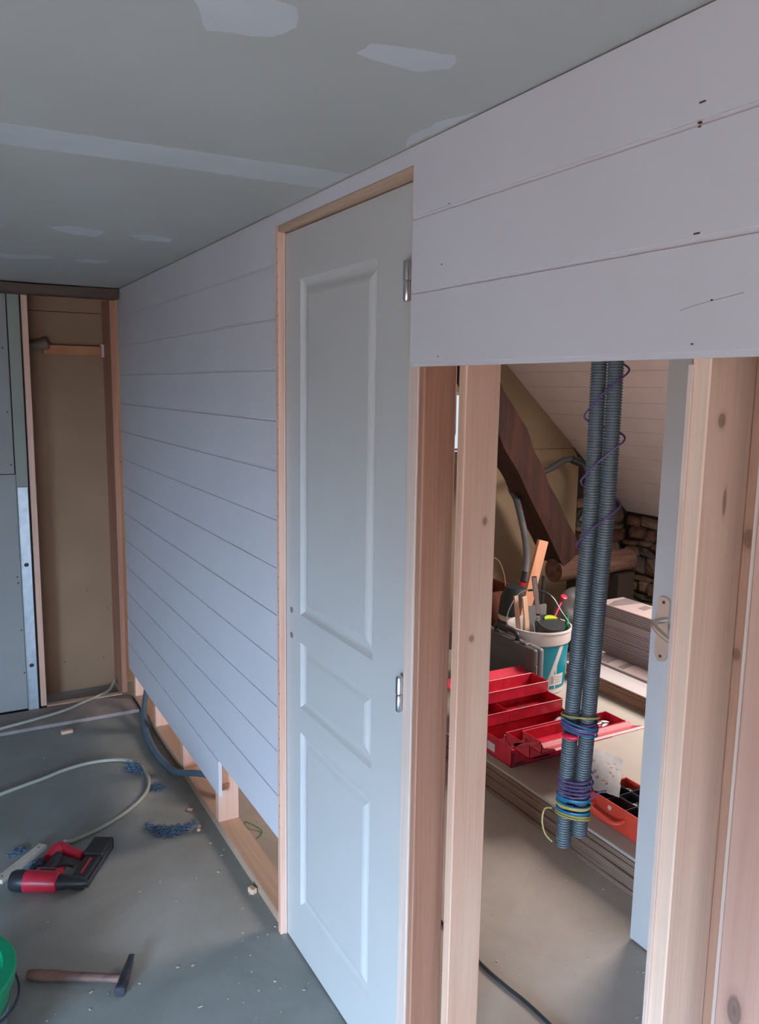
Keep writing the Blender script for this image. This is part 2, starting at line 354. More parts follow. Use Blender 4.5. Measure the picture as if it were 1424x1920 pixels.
# studs seen through the opening
ZT = CEIL-0.041
stud(0.0015, 0.079, 1.364, 1.3835, 0.0, ZT, M['stud1'], 0.0025)
stud(0.0, 0.077, 1.219, 1.243, 0.0, ZT, M['stud2'], 0.002)
stud(0.0, 0.088, 0.694, 0.7225, 0.0, ZT, M['stud3'], 0.002)
stud(-0.004, 0.0012, 0.7175, 0.7255, 0.0, 1.675, M['jamb'], 0.001, name='edge_strip')
stud(0.0885, 0.108, 0.45, 0.80, 0.0, ZT, M['plank5'], 0.002, name='back_board')
stud(0.0, 0.026, 0.49, 0.6135, 0.0, ZT, M['plank4'], 0.003, name='wide_board')
stud(0.003, 0.026, 0.6136, 0.6205, 0.0, ZT, M['jamb'], 0.002, name='edge_strip')
for y in (0.1, -0.45, -1.0, -1.6): stud(0.0, 0.077, y, y+0.036, 0.0, ZT, M['pine'])

# ---- door_1: panelled leaf in a pine frame
door = thing('door_1', 'closed grey-white interior door with three moulded panels in a pine frame', 'door', (0.006, 1.75, 0), kind='structure')
DY0, DY1, DZ0, DZ1, DX = 1.4235, 2.0835, 0.006, 2.0385, 0.006
def leaf_with_panels(bm, y0, y1, z0, z1, x, panels, thick=0.038):
    ys = sorted({y0, y1, *[p[0] for p in panels], *[p[1] for p in panels]}); zs = sorted({z0, z1, *[p[2] for p in panels], *[p[3] for p in panels]})
    def inside(ya, yb, za, zb): return any(p[0]-1e-6 <= ya and yb <= p[1]+1e-6 and p[2]-1e-6 <= za and zb <= p[3]+1e-6 for p in panels)
    for a, b in zip(ys, ys[1:]):
        for c, d in zip(zs, zs[1:]):
            if not inside(a, b, c, d): bm.faces.new([bm.verts.new((x, *q)) for q in ((a, c), (b, c), (b, d), (a, d))])
    # moulding rings: (inset, depth)
    ring = [(0, 0), (0.0045, 0.0036), (0.010, 0.0076), (0.016, 0.0096), (0.022, 0.0098), (0.028, 0.0082), (0.036, 0.0045), (0.044, 0.0025)]
    for (a, b, c, d) in panels:
        R = [[bm.verts.new((x+dp, *q)) for q in ((a+i, c+i), (b-i, c+i), (b-i, d-i), (a+i, d-i))] for i, dp in ring]
        for r1, r2_ in zip(R, R[1:]):
            for k in range(4):
                f = bm.faces.new((r1[k], r1[(k+1) % 4], r2_[(k+1) % 4], r2_[k]))
        bm.faces.new(R[-1])
    # sides and back
    f_ = [(y0, z0), (y1, z0), (y1, z1), (y0, z1)]
    A = [bm.verts.new((x, *q)) for q in f_]; D = [bm.verts.new((x+thick, *q)) for q in f_]
    for k in range(4): bm.faces.new((A[k], A[(k+1) % 4], D[(k+1) % 4], D[k]))
    bm.faces.new(D)
    bmesh.ops.remove_doubles(bm, verts=bm.verts, dist=1e-5)
    return bm
bm = leaf_with_panels(B(), DY0, DY1, DZ0, DZ1, DX, [(1.568, 1.985, 1.022, 1.914), (1.568, 1.985, 0.757, 0.945), (1.568, 1.985, 0.155, 0.684)])
leaf = obj('leaf', bm, M['door'], door)
for z in (1.022, 0.949):
    bm = B(); t = bmesh.new(); bmesh.ops.create_cone(t, cap_ends=True, segments=20, radius1=0.0085, radius2=0.0085, depth=0.0012)
    merge(bm, t, 0, frame4((DX-0.0004, 2.046, z), (0, 0, 1), (-1, 0, 0))); obj('spindle_hole', bm, plain('bare_hole', (0.22, 0.15, 0.14), 0.8), leaf)
def frame_part(name, x0, x1, y0, y1, z0, z1, mat): return obj(name, box(B(), x0, x1, y0, y1, z0, z1, 0.0012), mat, door)
frame_part('jamb', XF, 0.078, 2.0875, 2.1075, 0.0, 2.0590, M['pine'])
frame_part('jamb_back', 0.0, 0.078, 2.108, 2.142, 0.0, 2.0590, M['jamb'])
frame_part('jamb', XB+0.0002, 0.078, 1.3845, 1.4195, 0.0, 2.0420, M['jamb'])
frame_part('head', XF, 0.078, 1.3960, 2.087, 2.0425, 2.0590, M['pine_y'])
frame_part('rebate_strip', 0.0015, 0.0055, 2.0842, 2.0872, 0.0, 2.042, M['jamb'])
# staple holes of the seal groove down the left jamb
bm = B(); z = 2.0
while z > 0.32:
    y = 2.0940+random.uniform(-0.0008, 0.0008); box(bm, XF-0.0004, XF+0.002, y-0.0013, y+0.0013, z-0.0028, z+0.0022); z -= random.choice((0.035, 0.035, 0.033, 0.07))
obj('staple_hole', bm, M['nail'], door, kind='stuff')
for zc in (1.850, 0.995):
    h = obj('hinge', box(B(), -0.0022, 0.0055, 1.4199, 1.4232, zc-0.038, zc+0.038), M['steel'], door)
    for s in (-1, 1):
        za, zb = (zc-0.040, zc-0.0012) if s < 0 else (zc+0.0008, zc+0.040)
        prof = [(0, za), (0.005, za), (0.0072, za+0.003), (0.0072, zb-0.003), (0.005, zb), (0, zb)] if s < 0 else [(0, za), (0.0078, za), (0.0078, zb-0.005), (0.0055, zb-0.001), (0, zb)]
        obj('knuckle', lathe(B(), prof, -0.007, 1.4235, 18), M['steel'], h, smooth=True)

# ---- far wall of the left room: boards, cupboard niche, metal track
fw = thing('wall_far', 'unfinished far wall of grey plasterboard beside an open timber niche', 'wall', (0, 0, 0), kind='structure')
def fpart(name, a, mat, bev=0.0): return obj(name, box(B(), *a, bev), mat, fw)
fpart('plasterboard', (-3.0, -0.512, FAR, FAR+0.013, 1.207, 2.10), M['pb_grey'])
fpart('plasterboard', (-3.0, -0.508, FAR+0.001, FAR+0.014, 0.022, 1.203), M['pb_grey'])
fpart('backing_board', (-3.0, -0.4475, FAR+0.016, FAR+0.028, 0.0, 2.09), M['joint'])
fpart('plasterboard_strip', (-0.506, -0.4545, FAR+0.001, FAR+0.014, 0.0, 2.07), M['pb_green'])
fpart('niche_post', (-0.446, -0.419, FAR-0.003, 4.44, 0.022, 2.085), M['pine'], 0.002)
fpart('niche_post', (-0.046, -0.0185, FAR-0.003, 4.44, 0.022, 2.085), M['stud1'], 0.002)
fpart('niche_sill', (-0.418, -0.047, FAR-0.006, FAR+0.03, 0.0, 0.022), M['pine_x'], 0.002)
fpart('niche_head', (-0.32, -0.047, FAR+0.02, FAR+0.07, 2.052, 2.072), M['pine_x'], 0.002)
fpart('niche_back', (-0.46, 0.0, 4.442, 4.455, 0.0, 1.993), M['cupback'])
fpart('niche_back', (-0.46, 0.0, 4.442, 4.452, 1.996, 2.10), M['cupback'])
fpart('niche_floor', (-0.418, -0.047, FAR+0.031, 4.441, 0.0, 0.006), M['pb_grey'])
fpart('cleat', (-0.337, -0.062, 4.40, 4.441, 1.782, 1.828), plain('orange_cleat', (0.42, 0.17, 0.07), 0.7, var=0.15), 0.002)
fpart('cleat_block', (-0.060, -0.047, 4.40, 4.441, 1.775, 1.84), M['jamb'], 0.001)
# stub of a branch-round dowel poking into the niche
bm = B(); tube(bm, [(-0.418, 4.415, 1.815), (-0.37, 4.412, 1.822), (-0.322, 4.41, 1.834), (-0.316, 4.41, 1.836)], [0.026, 0.025, 0.034, 0.028], 16)
obj('round_stub', bm, M['knot'], fw, smooth=True)
bm = B()
for (x, z) in ((-0.535, 1.80), (-0.528, 1.50), (-0.525, 1.25), (-0.524, 0.70), (-0.522, 0.67), (-0.518, 0.43), (-0.515, 0.21)):
    t = bmesh.new(); bmesh.ops.create_cone(t, cap_ends=True, segments=10, radius1=0.0038, radius2=0.0038, depth=0.002); merge(bm, t, 0, frame4((x, FAR-0.0002, z), (1, 0, 0), (0, -1, 0)))
obj('screw_head', bm, M['nail'], fw, kind='stuff')
bm = B()
for x, z in ((-0.30, 0.17), (-0.10, 0.165), (-0.17, 0.55), (-0.07, 0.44)):
    box(bm, x-0.003, x+0.003, 4.4405, 4.443, z-0.003, z+0.003)
obj('screw_head', bm, M['nail'], fw, kind='stuff')
obj('light_leak_backing', box(B(), -3.0, 0.02, 4.46, 4.475, 0.0, 2.10), M['joint'], fw)  # dark backing added behind the niche to block daylight through its seams
# galvanised track leaning flat on the board strip
tr = thing('metal_track', 'galvanised metal channel standing upright against the plasterboard at far left', 'metal channel', (-0.48, FAR-0.01, 0))
bm = B()
holes = [(0.759, 0.0125), (0.247, 0.0125)]
x0t, x1t = -0.503, -0.459
def holed_strip(bm, x0, x1, z0, z1, y, hs, th):
    cx = (x0+x1)/2; zs = [z0]+[h for h in sorted(h_[0] for h_ in hs)]+[z1]
    cuts = [z0]
    for hz, hr in sorted(hs): cuts += [hz-0.022, hz+0.022]
    cuts.append(z1)
    for i in range(0, len(cuts), 2): box(bm, x0, x1, y, y+th, cuts[i], cuts[i+1])
    for hz, hr in hs:
        sq = []; ci = []
        for k in range(24):
            a = 2*PI*k/24; c, s = math.cos(a), math.sin(a); mx_ = max(abs(c)/((x1-x0)/2), abs(s)/0.022)
            sq.append(Vector((cx+c/mx_, y, hz+s/mx_))); ci.append(Vector((cx+hr*c*0.9, y, hz+hr*s*0.8)))
        for yy in (0, th):
            A_ = [bm.verts.new(p+Vector((0, yy, 0))) for p in sq]; B_ = [bm.verts.new(p+Vector((0, yy, 0))) for p in ci]
            for k in range(24): bm.faces.new((A_[k], A_[(k+1) % 24], B_[(k+1) % 24], B_[k]))
holed_strip(bm, x0t, x1t, 0.003, 1.141, FAR-0.012, holes, 0.0015)
obj('web', bm, M['zinc'], tr)
for x in (x0t, x1t-0.0015): obj('flange', box(B(), x-0.0005, x+0.0015, FAR-0.016, FAR-0.0008, 0.003, 1.141), M['zinc'], tr)
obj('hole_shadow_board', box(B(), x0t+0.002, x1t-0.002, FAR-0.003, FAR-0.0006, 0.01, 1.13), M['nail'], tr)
# beam and floor board
def roughbox(x0, x1, y0, y1, z0, z1, n=10, amp=0.004):
    bm = B(); rings = []
    for i in range(n+1):
        x = x0+(x1-x0)*i/n; rg = []
        for (y, z) in ((y0, z0), (y1, z0), (y1, z1), (y0, z1)):
            d = noise.noise(Vector((x*6, y*20, z*20)))*amp
            rg.append(bm.verts.new((x, y+d, z+d*0.8)))
        rings.append(rg)
    for a, b in zip(rings, rings[1:]):
        for k in range(4): bm.faces.new((a[k], a[(k+1) % 4], b[(k+1) % 4], b[k]))
    bm.faces.new(rings[0]); bm.faces.new(rings[-1]); return bm
o = obj('ceiling_beam', roughbox(-3.0, -0.020, 4.135, 4.232, 2.046, 2.090, 26, 0.004), M['darkwood_x']); rebase(o, (-1.5, 4.18, 2.046))
tag(o, 'dark brown rough beam under the ceiling along the top of the far wall', 'beam')
o = obj('floor_board', box(B(), -2.2, -0.012, 3.992, 4.222, 0.0006, 0.0185, 0.002), plain('grey_brown_board', (0.30, 0.245, 0.22), 0.8, var=0.12)); rebase(o, (-1.1, 4.1, 0.0006))
tag(o, 'grey brown board lying flat on the floor along the foot of the far wall', 'board')

# ---- shell behind the camera
def wallbox(name, parts, mat=None):
    bm = B()
    for p in parts: box(bm, *p)
    return obj(name, bm, mat or M['shell'], kind='structure')
WX0, WX1, WZ0, WZ1 = -2.40, -1.10, 0.17, 1.20
wallbox('wall_back', [(-3.0, WX0, -2.0, -1.8, 0, 2.1), (WX1, 4.0, -2.0, -1.8, 0, 2.1), (WX0, WX1, -2.0, -1.8, 0, WZ0), (WX0, WX1, -2.0, -1.8, WZ1, 2.1)])
wallbox('wall_left', [(-3.15, -3.0, -2.0, -1.15, 0, 2.1), (-3.15, -3.0, 0.15, 4.6, 0, 2.1), (-3.15, -3.0, -1.15, 0.15, 0, 0.17), (-3.15, -3.0, -1.15, 0.15, 1.20, 2.1)])
win3 = thing('window_3', 'white framed low window in the left wall behind the camera', 'window', (-3.06, -0.5, 0.17), kind='structure')
bm = B()
for a in ((-3.09, -3.04, -1.15, -1.10, 0.17, 1.20), (-3.09, -3.04, 0.10, 0.15, 0.17, 1.20), (-3.09, -3.04, -1.15, 0.15, 0.17, 0.22), (-3.09, -3.04, -1.15, 0.15, 1.15, 1.20)): box(bm, *a)
obj('window_frame', bm, M['white'], win3)
obj('pane', box(B(), -3.067, -3.063, -1.10, 0.10, 0.22, 1.15), M['glass'], win3)
win2 = thing('window_2', 'white framed low window in the wall behind the camera', 'window', ((WX0+WX1)/2, -1.85, WZ0), kind='structure')
bm = B()
for a in ((WX0, WX0+0.05, -1.88, -1.83, WZ0, WZ1), (WX1-0.05, WX1, -1.88, -1.83, WZ0, WZ1), (WX0, WX1, -1.88, -1.83, WZ0, WZ0+0.05), (WX0, WX1, -1.88, -1.83, WZ1-0.05, WZ1), ((WX0+WX1)/2-0.03, (WX0+WX1)/2+0.03, -1.88, -1.83, WZ0, WZ1)):
    box(bm, *a)
obj('window_frame', bm, M['white'], win2)
obj('pane', box(B(), WX0+0.05, WX1-0.05, -1.859, -1.855, WZ0+0.05, WZ1-0.05), M['glass'], win2)

# ---- next room: gable with small window, sloping boarded ceiling, stone knee wall
GY = 4.46
gab = thing('wall_gable', 'beige panelled gable wall of the next room behind the old brace', 'wall', (0, 0, 0), kind='structure')
SA = math.radians(41.8)
def slope_z(x): return 1.786-(x-2.602)*math.tan(SA)
wx0, wx1, wz0, wz1 = 1.95, 2.235, 1.237, 1.62
bm = B()
for a in ((0.02, wx0, GY, GY+0.02, 1.232, 2.10), (wx0, wx1, GY, GY+0.02, wz1, 2.10)): box(bm, *a)
prism(bm, [(wx1, 1.232), (3.27, 1.232), (3.27, slope_z(3.27)-0.0), (2.3, slope_z(2.3)), (2.27, 2.10), (wx1, 2.10)], 'y', GY, GY+0.02)
obj('upper_panel', bm, M['gable'], gab)
bm = B(); prism(bm, [(0.02, 0.0), (3.27, 0.0), (3.27, 1.15), (3.21, 1.229), (0.02, 1.229)], 'y', GY, GY+0.02)
obj('lower_panel', bm, M['gable'], gab)
bm = B()
for x, z in ((3.0, 1.12), (3.2, 0.92), (2.6, 0.62), (2.58, 1.3), (2.9, 1.5)): box(bm, x-0.004, x+0.004, GY-0.001, GY+0.003, z-0.004, z+0.004)
obj('screw_head', bm, M['nail'], gab, kind='stuff')
win = thing('window_1', 'small window in the gable seen as a sliver between two studs', 'window', ((wx0+wx1)/2, GY, wz0), kind='structure')
bm = B()
for a in ((wx0, wx0+0.02, GY-0.005, GY+0.04, wz0, wz1), (wx1-0.006, wx1, GY-0.005, GY+0.04, wz0, wz1), (wx0, wx1, GY-0.015, GY+0.04, wz0, wz0+0.012), (wx0, wx1, GY-0.005, GY+0.04, wz1-0.02, wz1)): box(bm, *a)
obj('window_frame', bm, M['white'], win)
obj('pane', box(B(), wx0+0.02, wx1-0.006, GY+0.012, GY+0.016, wz0+0.012, wz1-0.02), M['glass'], win)
bm = B()
for i in range(26):
    x = random.uniform(1.9, 3.2); z = random.uniform(0.6, 2.2); p = Vector((x, 5.2+random.uniform(0, .4), z)); d = Vector((random.uniform(-.5, .5), 0, random.uniform(.3, 1))).normalized()
    tube(bm, [p, p+d*0.3+Vector((0.03, 0, 0)), p+d*0.6], [0.02, 0.012, 0.005], 6)
tube(bm, [(2.5, 5.5, -0.1), (2.48, 5.5, 1.2), (2.6, 5.5, 2.6)], [0.06, 0.05, 0.03], 8)
tag(obj('bare_tree', bm, M['bark']), 'bare brown branches outside the small gable window', 'tree')
obj('light_leak_backing', box(B(), wx1, 3.9, GY+0.021, GY+0.03, 0.0, 1.9), M['joint'], gab)  # unseen backing added so no sky leaks between the gable panels
obj('light_leak_backing', box(B(), 0.02, wx0, GY+0.021, GY+0.03, 0.0, 2.1), M['joint'], gab)  # same added light stop, left of the window
# slope boards
slope = thing('ceiling_slope', 'sloping ceiling of pale painted boards in the next room', 'ceiling', (0, 0, 0), kind='structure')
sd = Vector((math.cos(SA), 0, -math.sin(SA))); sn = Vector((math.sin(SA), 0, math.cos(SA)))   # down the slope, outward
s0 = Vector((2.602, 0, 1.786)) + sd*0.03
def slope_piece(name, sa, sb, y0, y1, off, th, mat):
    P = []
    for s_, o_ in ((sa, off), (sb, off), (sb, off+th), (sa, off+th)):
        v = s0+sd*s_+sn*o_; P.append((v.x, v.z))
    return obj(name, prism(B(), P, 'y', y0, y1), mat, slope)
n = 0; s_ = -0.40
while s_ < 1.54:
    e_ = min(s_+PIT, 1.545)
    slope_piece('plank', s_+0.0015, e_-0.0015, 2.87, GY-0.002, random.uniform(-0.0006, 0.0006), 0.012, M['slope']); s_ += PIT
slope_piece('backing', -0.42, 1.57, 2.87, GY, 0.0125, 0.01, M['tongue'])
# rest of the slope around the roof window (outside the frame)
slope_piece('backing', -0.42, 1.57, -1.9, 1.90, 0.0, 0.02, M['slope'])
slope_piece('backing', -0.42, 1.57, 2.80, 2.86, 0.0, 0.02, M['slope'])
slope_piece('backing', -0.42, -0.15, 1.90, 2.80, 0.0, 0.02, M['slope'])
slope_piece('backing', 0.78, 1.57, 1.90, 2.80, 0.0, 0.02, M['slope'])
# stones
KX = 3.775
def stone_wall(name, label, along, fixed, a0, a1, z0, ztopf, parent_backs):
    w_ = thing(name, label, 'wall', (0, 0, 0), kind='structure')
    z = z0; rows = []
    while z < 0.92:
        h = random.choice((0.045, 0.075, 0.10, 0.135)); a = a0-random.uniform(0, .1)
        while a < a1:
            L_ = random.uniform(0.07, 0.26)
            if h < 0.065: L_ *= 1.3
            aa, ab = max(a, a0), min(a+L_, a1); zt_ = min(z+h, ztopf((aa+ab)/2))
            if ab-aa > 0.04 and zt_-z > 0.025:
                bm = B(); nx, nz = 4, 4; g = 0.001; V = {}
                sh = [random.uniform(-0.014, 0.014) for _ in range(4)]; pr = random.uniform(0.012, 0.05); tilt = random.uniform(-.015, .015)
                for i in range(nx+1):
                    for j in range(nz+1):
                        u, v = i/nx, j/nz
                        # corner shear makes each stone irregular
                        A_ = aa+g+(ab-aa-2*g)*u+(sh[0]*(1-v)+sh[1]*v)*1.5
                        Z_ = z+g+(zt_-z-2*g)*v+(sh[2]*(1-u)+sh[3]*u)*0.9
                        edge = 1-max(abs(2*u-1), abs(2*v-1))**5
                        cr = (abs(2*u-1)*abs(2*v-1))**2*0.22
                        A_ += (0.5-u)*cr*(ab-aa)*0.6; Z_ += (0.5-v)*cr*(zt_-z)*0.6
                        D_ = pr*edge+0.02*noise.noise(Vector((A_*18, Z_*22, pr*40)))*(0.3+edge)+tilt*(u-.5)
                        V[i, j] = bm.verts.new((fixed-D_, A_, Z_) if along == 'y' else (A_, fixed-D_, Z_))
                for i in range(nx):
                    for j in range(nz): bm.faces.new((V[i, j], V[i+1, j], V[i+1, j+1], V[i, j+1]))
                rim = [V[i, 0] for i in range(nx)]+[V[nx, j] for j in range(nz)]+[V[i, nz] for i in range(nx, 0, -1)]+[V[0, j] for j in range(nz, 0, -1)]
                bk = [bm.verts.new(v.co+(Vector((0.06, 0, 0)) if along == 'y' else Vector((0, 0.06, 0)))) for v in rim]
                for k in range(len(rim)): bm.faces.new((rim[k], rim[(k+1) % len(rim)], bk[(k+1) % len(rim)], bk[k]))
                bm.faces.new(bk)
                obj('stone', bm, random.choice(STONE), w_)
            a += L_
        z += h
    return w_
ws = stone_wall('wall_stone', 'low dry stone knee wall under the sloping ceiling', 'y', KX, 2.75, GY, 0.0, lambda a: 0.715, None)
bm = B(); box(bm, KX+0.012, KX+0.2, -1.9, 4.6, 0.0, 0.735); obj('earth_backing', bm, M['joint'], ws)
wg = stone_wall('wall_stone_gable', 'rough stone foot of the gable wall beside the knee wall', 'x', GY, 3.275, KX-0.01, 0.0, lambda a: slope_z(a)-0.02, None)
bm = B(); prism(bm, [(3.275, 0), (4.0, 0), (4.0, 0.7), (3.8, 0.73), (3.275, slope_z(3.275)-0.005)], 'y', GY+0.012, GY+0.1); obj('earth_backing', bm, M['joint'], wg)
# old brace and log
def beam_loft(path, wid, dep, n=22, amp=0.012, seed=0):
    """rough-hewn timber: path points, width in the y=const plane, depth along y"""
    P = smoothpts(path, n//(len(path)-1)+1); bm = B(); rings = []
    for i, p in enumerate(P):
        t = (P[min(i+1, len(P)-1)]-P[max(i-1, 0)]).normalized(); s_ = Vector((0, 1, 0)).cross(t).normalized()
        f = i/(len(P)-1); w_ = wid(f) if callable(wid) else wid; d_ = dep
        pts = []
        cs = ((-1, -1), (-0.35, -1.04), (0.35, -1.04), (1, -0.94), (1.05, 0), (1, 1), (-1, 1), (-1.03, 0))
        for (a_, b_) in cs:
            q = p+s_*a_*w_/2+Vector((0, 1, 0))*(b_*d_/2)
            q += (s_*a_+Vector((0, b_, 0)))*amp*noise.noise(q*7+Vector((seed, 0, 0)))
            pts.append(bm.verts.new(q))
        rings.append(pts)
    for a, b in zip(rings, rings[1:]):
        for k in range(8): bm.faces.new((a[k], a[(k+1) % 8], b[(k+1) % 8], b[k]))
    bm.faces.new(rings[0]); bm.faces.new(rings[-1]); return bm
bm = beam_loft([(1.80, 4.02, 2.02), (2.18, 4.02, 1.46), (2.46, 4.02, 1.02), (2.755, 4.02, 0.566)], lambda f: 0.150+0.040*math.exp(-((f-0.42)/0.07)**2)+0.02*f, 0.21, 26, 0.010, 3)
o = obj('old_brace', bm, M['brace']); rebase(o, (2.74, 4.02, 0.56)); tag(o, 'dark red-brown hand-hewn diagonal brace in front of the beige gable', 'beam')
bm = B(); P = smoothpts([(2.655, 3.98, 0.478), (2.9, 4.0, 0.482), (3.1, 4.03, 0.474), (3.28, 4.05, 0.472), (3.41, 4.06, 0.470)], 5)
rr = [0.078+0.010*noise.noise(Vector((i*0.7, 1, 2))) for i in range(len(P))]
tube(bm, P, rr, 18)
for v in bm.verts: v.co += Vector((0, 1, 1))*0.006*noise.noise(v.co*9)
o = obj('tie_log', bm, M['log'], smooth=True); rebase(o, (3.1, 4.02, 0.40)); tag(o, 'horizontal brown round log under the foot of the dark brace', 'log')
o = obj('rubble_block', roughbox(3.24, 3.40, 3.98, 4.14, 0.001, 0.388, 2, 0.008), M['joint']); rebase(o, (3.32, 4.06, 0.001)); tag(o, 'rough stone standing under the right end of the round log', 'stone')
o = obj('log_prop', roughbox(2.90, 3.06, 3.96, 4.12, 0.001, 0.405, 2, 0.006), M['joint']); rebase(o, (2.98, 4.04, 0.001)); tag(o, 'dark block standing under the round log', 'block')

# ---- door_2: plain old leaf standing in the next room
d2 = thing('door_2', 'plain off-white flush door standing open behind the right-hand studs', 'door', (0.93, 1.2, 0.0), kind='structure')
l2 = obj('leaf', box(B(), 0.912, 0.950, 0.78, 1.580, 0.006, 2.04, 0.002), M['old_door'], d2)
def rounded_plate(y0, y1, z0, z1, r, x0, x1, n=6):
    P = []
    for (cy_, cz_, a0) in ((y1-r, z1-r, 0), (y0+r, z1-r, PI/2), (y0+r, z0+r, PI), (y1-r, z0+r, 3*PI/2)):
        for k in range(n+1): a = a0+PI/2*k/n; P.append((cy_+r*math.cos(a), cz_+r*math.sin(a)))
    return prism(B(), P, 'x', x0, x1, bev=0.0)
hp = obj('handle_plate', rounded_plate(1.512, 1.553, 0.893, 1.078, 0.017, 0.9045, 0.912), M['alu'], d2, smooth=True)
bm = B(); tube(bm, smoothpts([(0.906, 1.531, 1.012), (0.885, 1.531, 1.012), (0.867, 1.528, 1.011), (0.855, 1.515, 1.006), (0.849, 1.49, 0.996), (0.848, 1.455, 0.984), (0.851, 1.41, 0.973)], 5), [0.0085]*31, 12)
obj('lever', bm, M['alu'], hp, smooth=True)
for z in (1.063, 0.908):
    t = bmesh.new(); bmesh.ops.create_cone(t, cap_ends=True, segments=12, radius1=0.0045, radius2=0.0045, depth=0.0016); bm = B(); merge(bm, t, 0, frame4((0.904, 1.532, z), (0, 0, 1), (-1, 0, 0)))
    obj('screw', bm, M['nail'], hp)

# ================================================================ NEXT ROOM THINGS
NUM = ['lowest', 'second from the bottom', 'third from the bottom', 'fourth from the bottom', 'fifth from the bottom', 'sixth from the bottom', 'seventh from the bottom', 'eighth from the bottom', 'ninth from the bottom', 'tenth from the bottom']
def order(n_):
    top = ['topmost', 'second from the top', 'third from the top', 'fourth from the top', 'fifth from the top', 'sixth from the top', 'seventh from the top', 'eighth from the top']
    h = (n_+1)//2; return NUM[:h]+top[:n_-h][::-1]
ORD6, ORD7, ORD8, ORD16 = order(6), order(7), order(8), order(16)
# ---- low stack of sheets
ST = 0.130
def sheet(name, x0, x1, y0, y1, z0, z1, mat, wav=0.0, parent=None):
    """a sheet with slightly ragged long edge"""
    bm = B(); n_ = 26; A_ = []
    for i in range(n_+1):
        y = y0+(y1-y0)*i/n_; dx = wav*noise.noise(Vector((y*7, z0*90, 0))); dz = wav*0.25*noise.noise(Vector((y*4, z0*50, 5)))
        A_.append([bm.verts.new(q) for q in ((x0+dx, y, z0+dz), (x1, y, z0+dz), (x1, y, z1+dz), (x0+dx*1.0, y, z1+dz))])
    for a, b in zip(A_, A_[1:]):
        for k in range(4): bm.faces.new((a[k], a[(k+1) % 4], b[(k+1) % 4], b[k]))
    bm.faces.new(A_[0]); bm.faces.new(A_[-1]); return obj(name, bm, mat, parent)
for i in range(7):
    z0 = 0.0007+i*0.0168; dx = random.uniform(-0.004, 0.005)
    o = sheet('fibre_panel', 1.078+dx, 2.85, 1.30, 3.80, z0, z0+0.0150, M['osb'], 0.006)
    rebase(o, (1.9, 2.5, z0)); tag(o, ORD7[i]+' of the seven brown ragged-edged panels lying under the pale green sheet', 'panel', 'brown panels stacked on the floor of the next room')
o = sheet('plaster_sheet', 1.083, 2.86, 1.30, 3.80, 0.1185, ST-0.0005, M['topsheet'], 0.003); rebase(o, (1.9, 2.5, 0.1185)); tag(o, 'pale greenish top sheet on the low stack, carrying the toolbox and bucket', 'sheet')
# ---- second stack: brown panels, white sheet, flooring packs
for i in range(8):
    z0 = ST+0.0006+i*0.0098
    o = sheet('thin_panel', 2.038+random.uniform(-.002, .003), 2.80, 2.05, 3.14, z0, z0+0.0085, M['osb2'], 0.002); rebase(o, (2.4, 2.6, z0))
    tag(o, ORD8[i]+' of the eight thin brown panels piled under the white sheet', 'panel', 'thin brown panels stacked beside the bucket')
z = ST+0.0006+8*0.0098
o = obj('white_panel', box(B(), 2.032, 2.80, 2.03, 3.15, z, z+0.005, 0.001), M['white']); rebase(o, (2.4, 2.6, z)); tag(o, 'smooth white sheet lying on the small stack of thin brown panels', 'panel')
z += 0.0055
pk = thing('flat_pack', 'flat pinkish carton with two dark printed blocks lying on the white sheet', 'carton', (2.34, 2.6, z))
obj('carton', box(B(), 2.180, 2.55, 2.05, 3.14, z, z+0.012, 0.001), M['pack'], pk)
z += 0.012
for q in ([(2.195, 3.075), (2.305, 3.12), (2.305, 3.025), (2.195, 3.0)], [(2.198, 2.935), (2.305, 2.955), (2.305, 2.915), (2.198, 2.893)]):
    obj('printed_block', prism(B(), q, 'z', z, z+0.0006), M['packprint'], pk)
z += 0.0008
XP = 2.317
for i in range(16):
    dx = random.uniform(-0.002, 0.002); h = 0.0100
    o = obj('flooring_board', box(B(), XP+dx, 2.512+dx, 2.02, 3.225+random.uniform(-.006, .006), z, z+h-0.0016, 0.0008), M['pack']); rebase(o, (2.41, 2.6, z))
    tag(o, ORD16[i]+' of the sixteen pinkish flooring boards in the lower neat pile', 'board', 'flooring boards in the lower neat pile'); z += h
o = obj('flooring_carton', box(B(), XP-0.003, 2.515, 2.02, 3.23, z, z+0.034, 0.001), M['pack']); rebase(o, (2.41, 2.6, z)); tag(o, 'plain pinkish carton between the lower and upper piles of flooring boards', 'carton'); z += 0.0345
Rz = Matrix.Rotation(math.radians(0.8), 4, 'Z')
z += 0.0
for i in range(6):
    h = 0.0115; bm = B(); box(bm, XP+0.010, 2.53, 2.10, 3.245+random.uniform(-.004, .004), z, z+h-0.0018, 0.0008)
    o = obj('flooring_pack', bm, M['pack']); rebase(o, (2.42, 2.6, z)); tag(o, ORD6[i]+' of the six pinkish flooring boards in the upper pile', 'board', 'flooring boards in the upper pile'); z += h
for q in ([(2.42, 3.20), (2.525, 3.215), (2.525, 3.10), (2.335, 3.12), (2.335, 3.16)], [(2.42, 3.03), (2.50, 3.05), (2.50, 3.00), (2.42, 2.98)]):
    bm = prism(B(), q, 'z', z-0.0016, z-0.0010); ob = obj('printed_block', bm, M['packprint'], o)

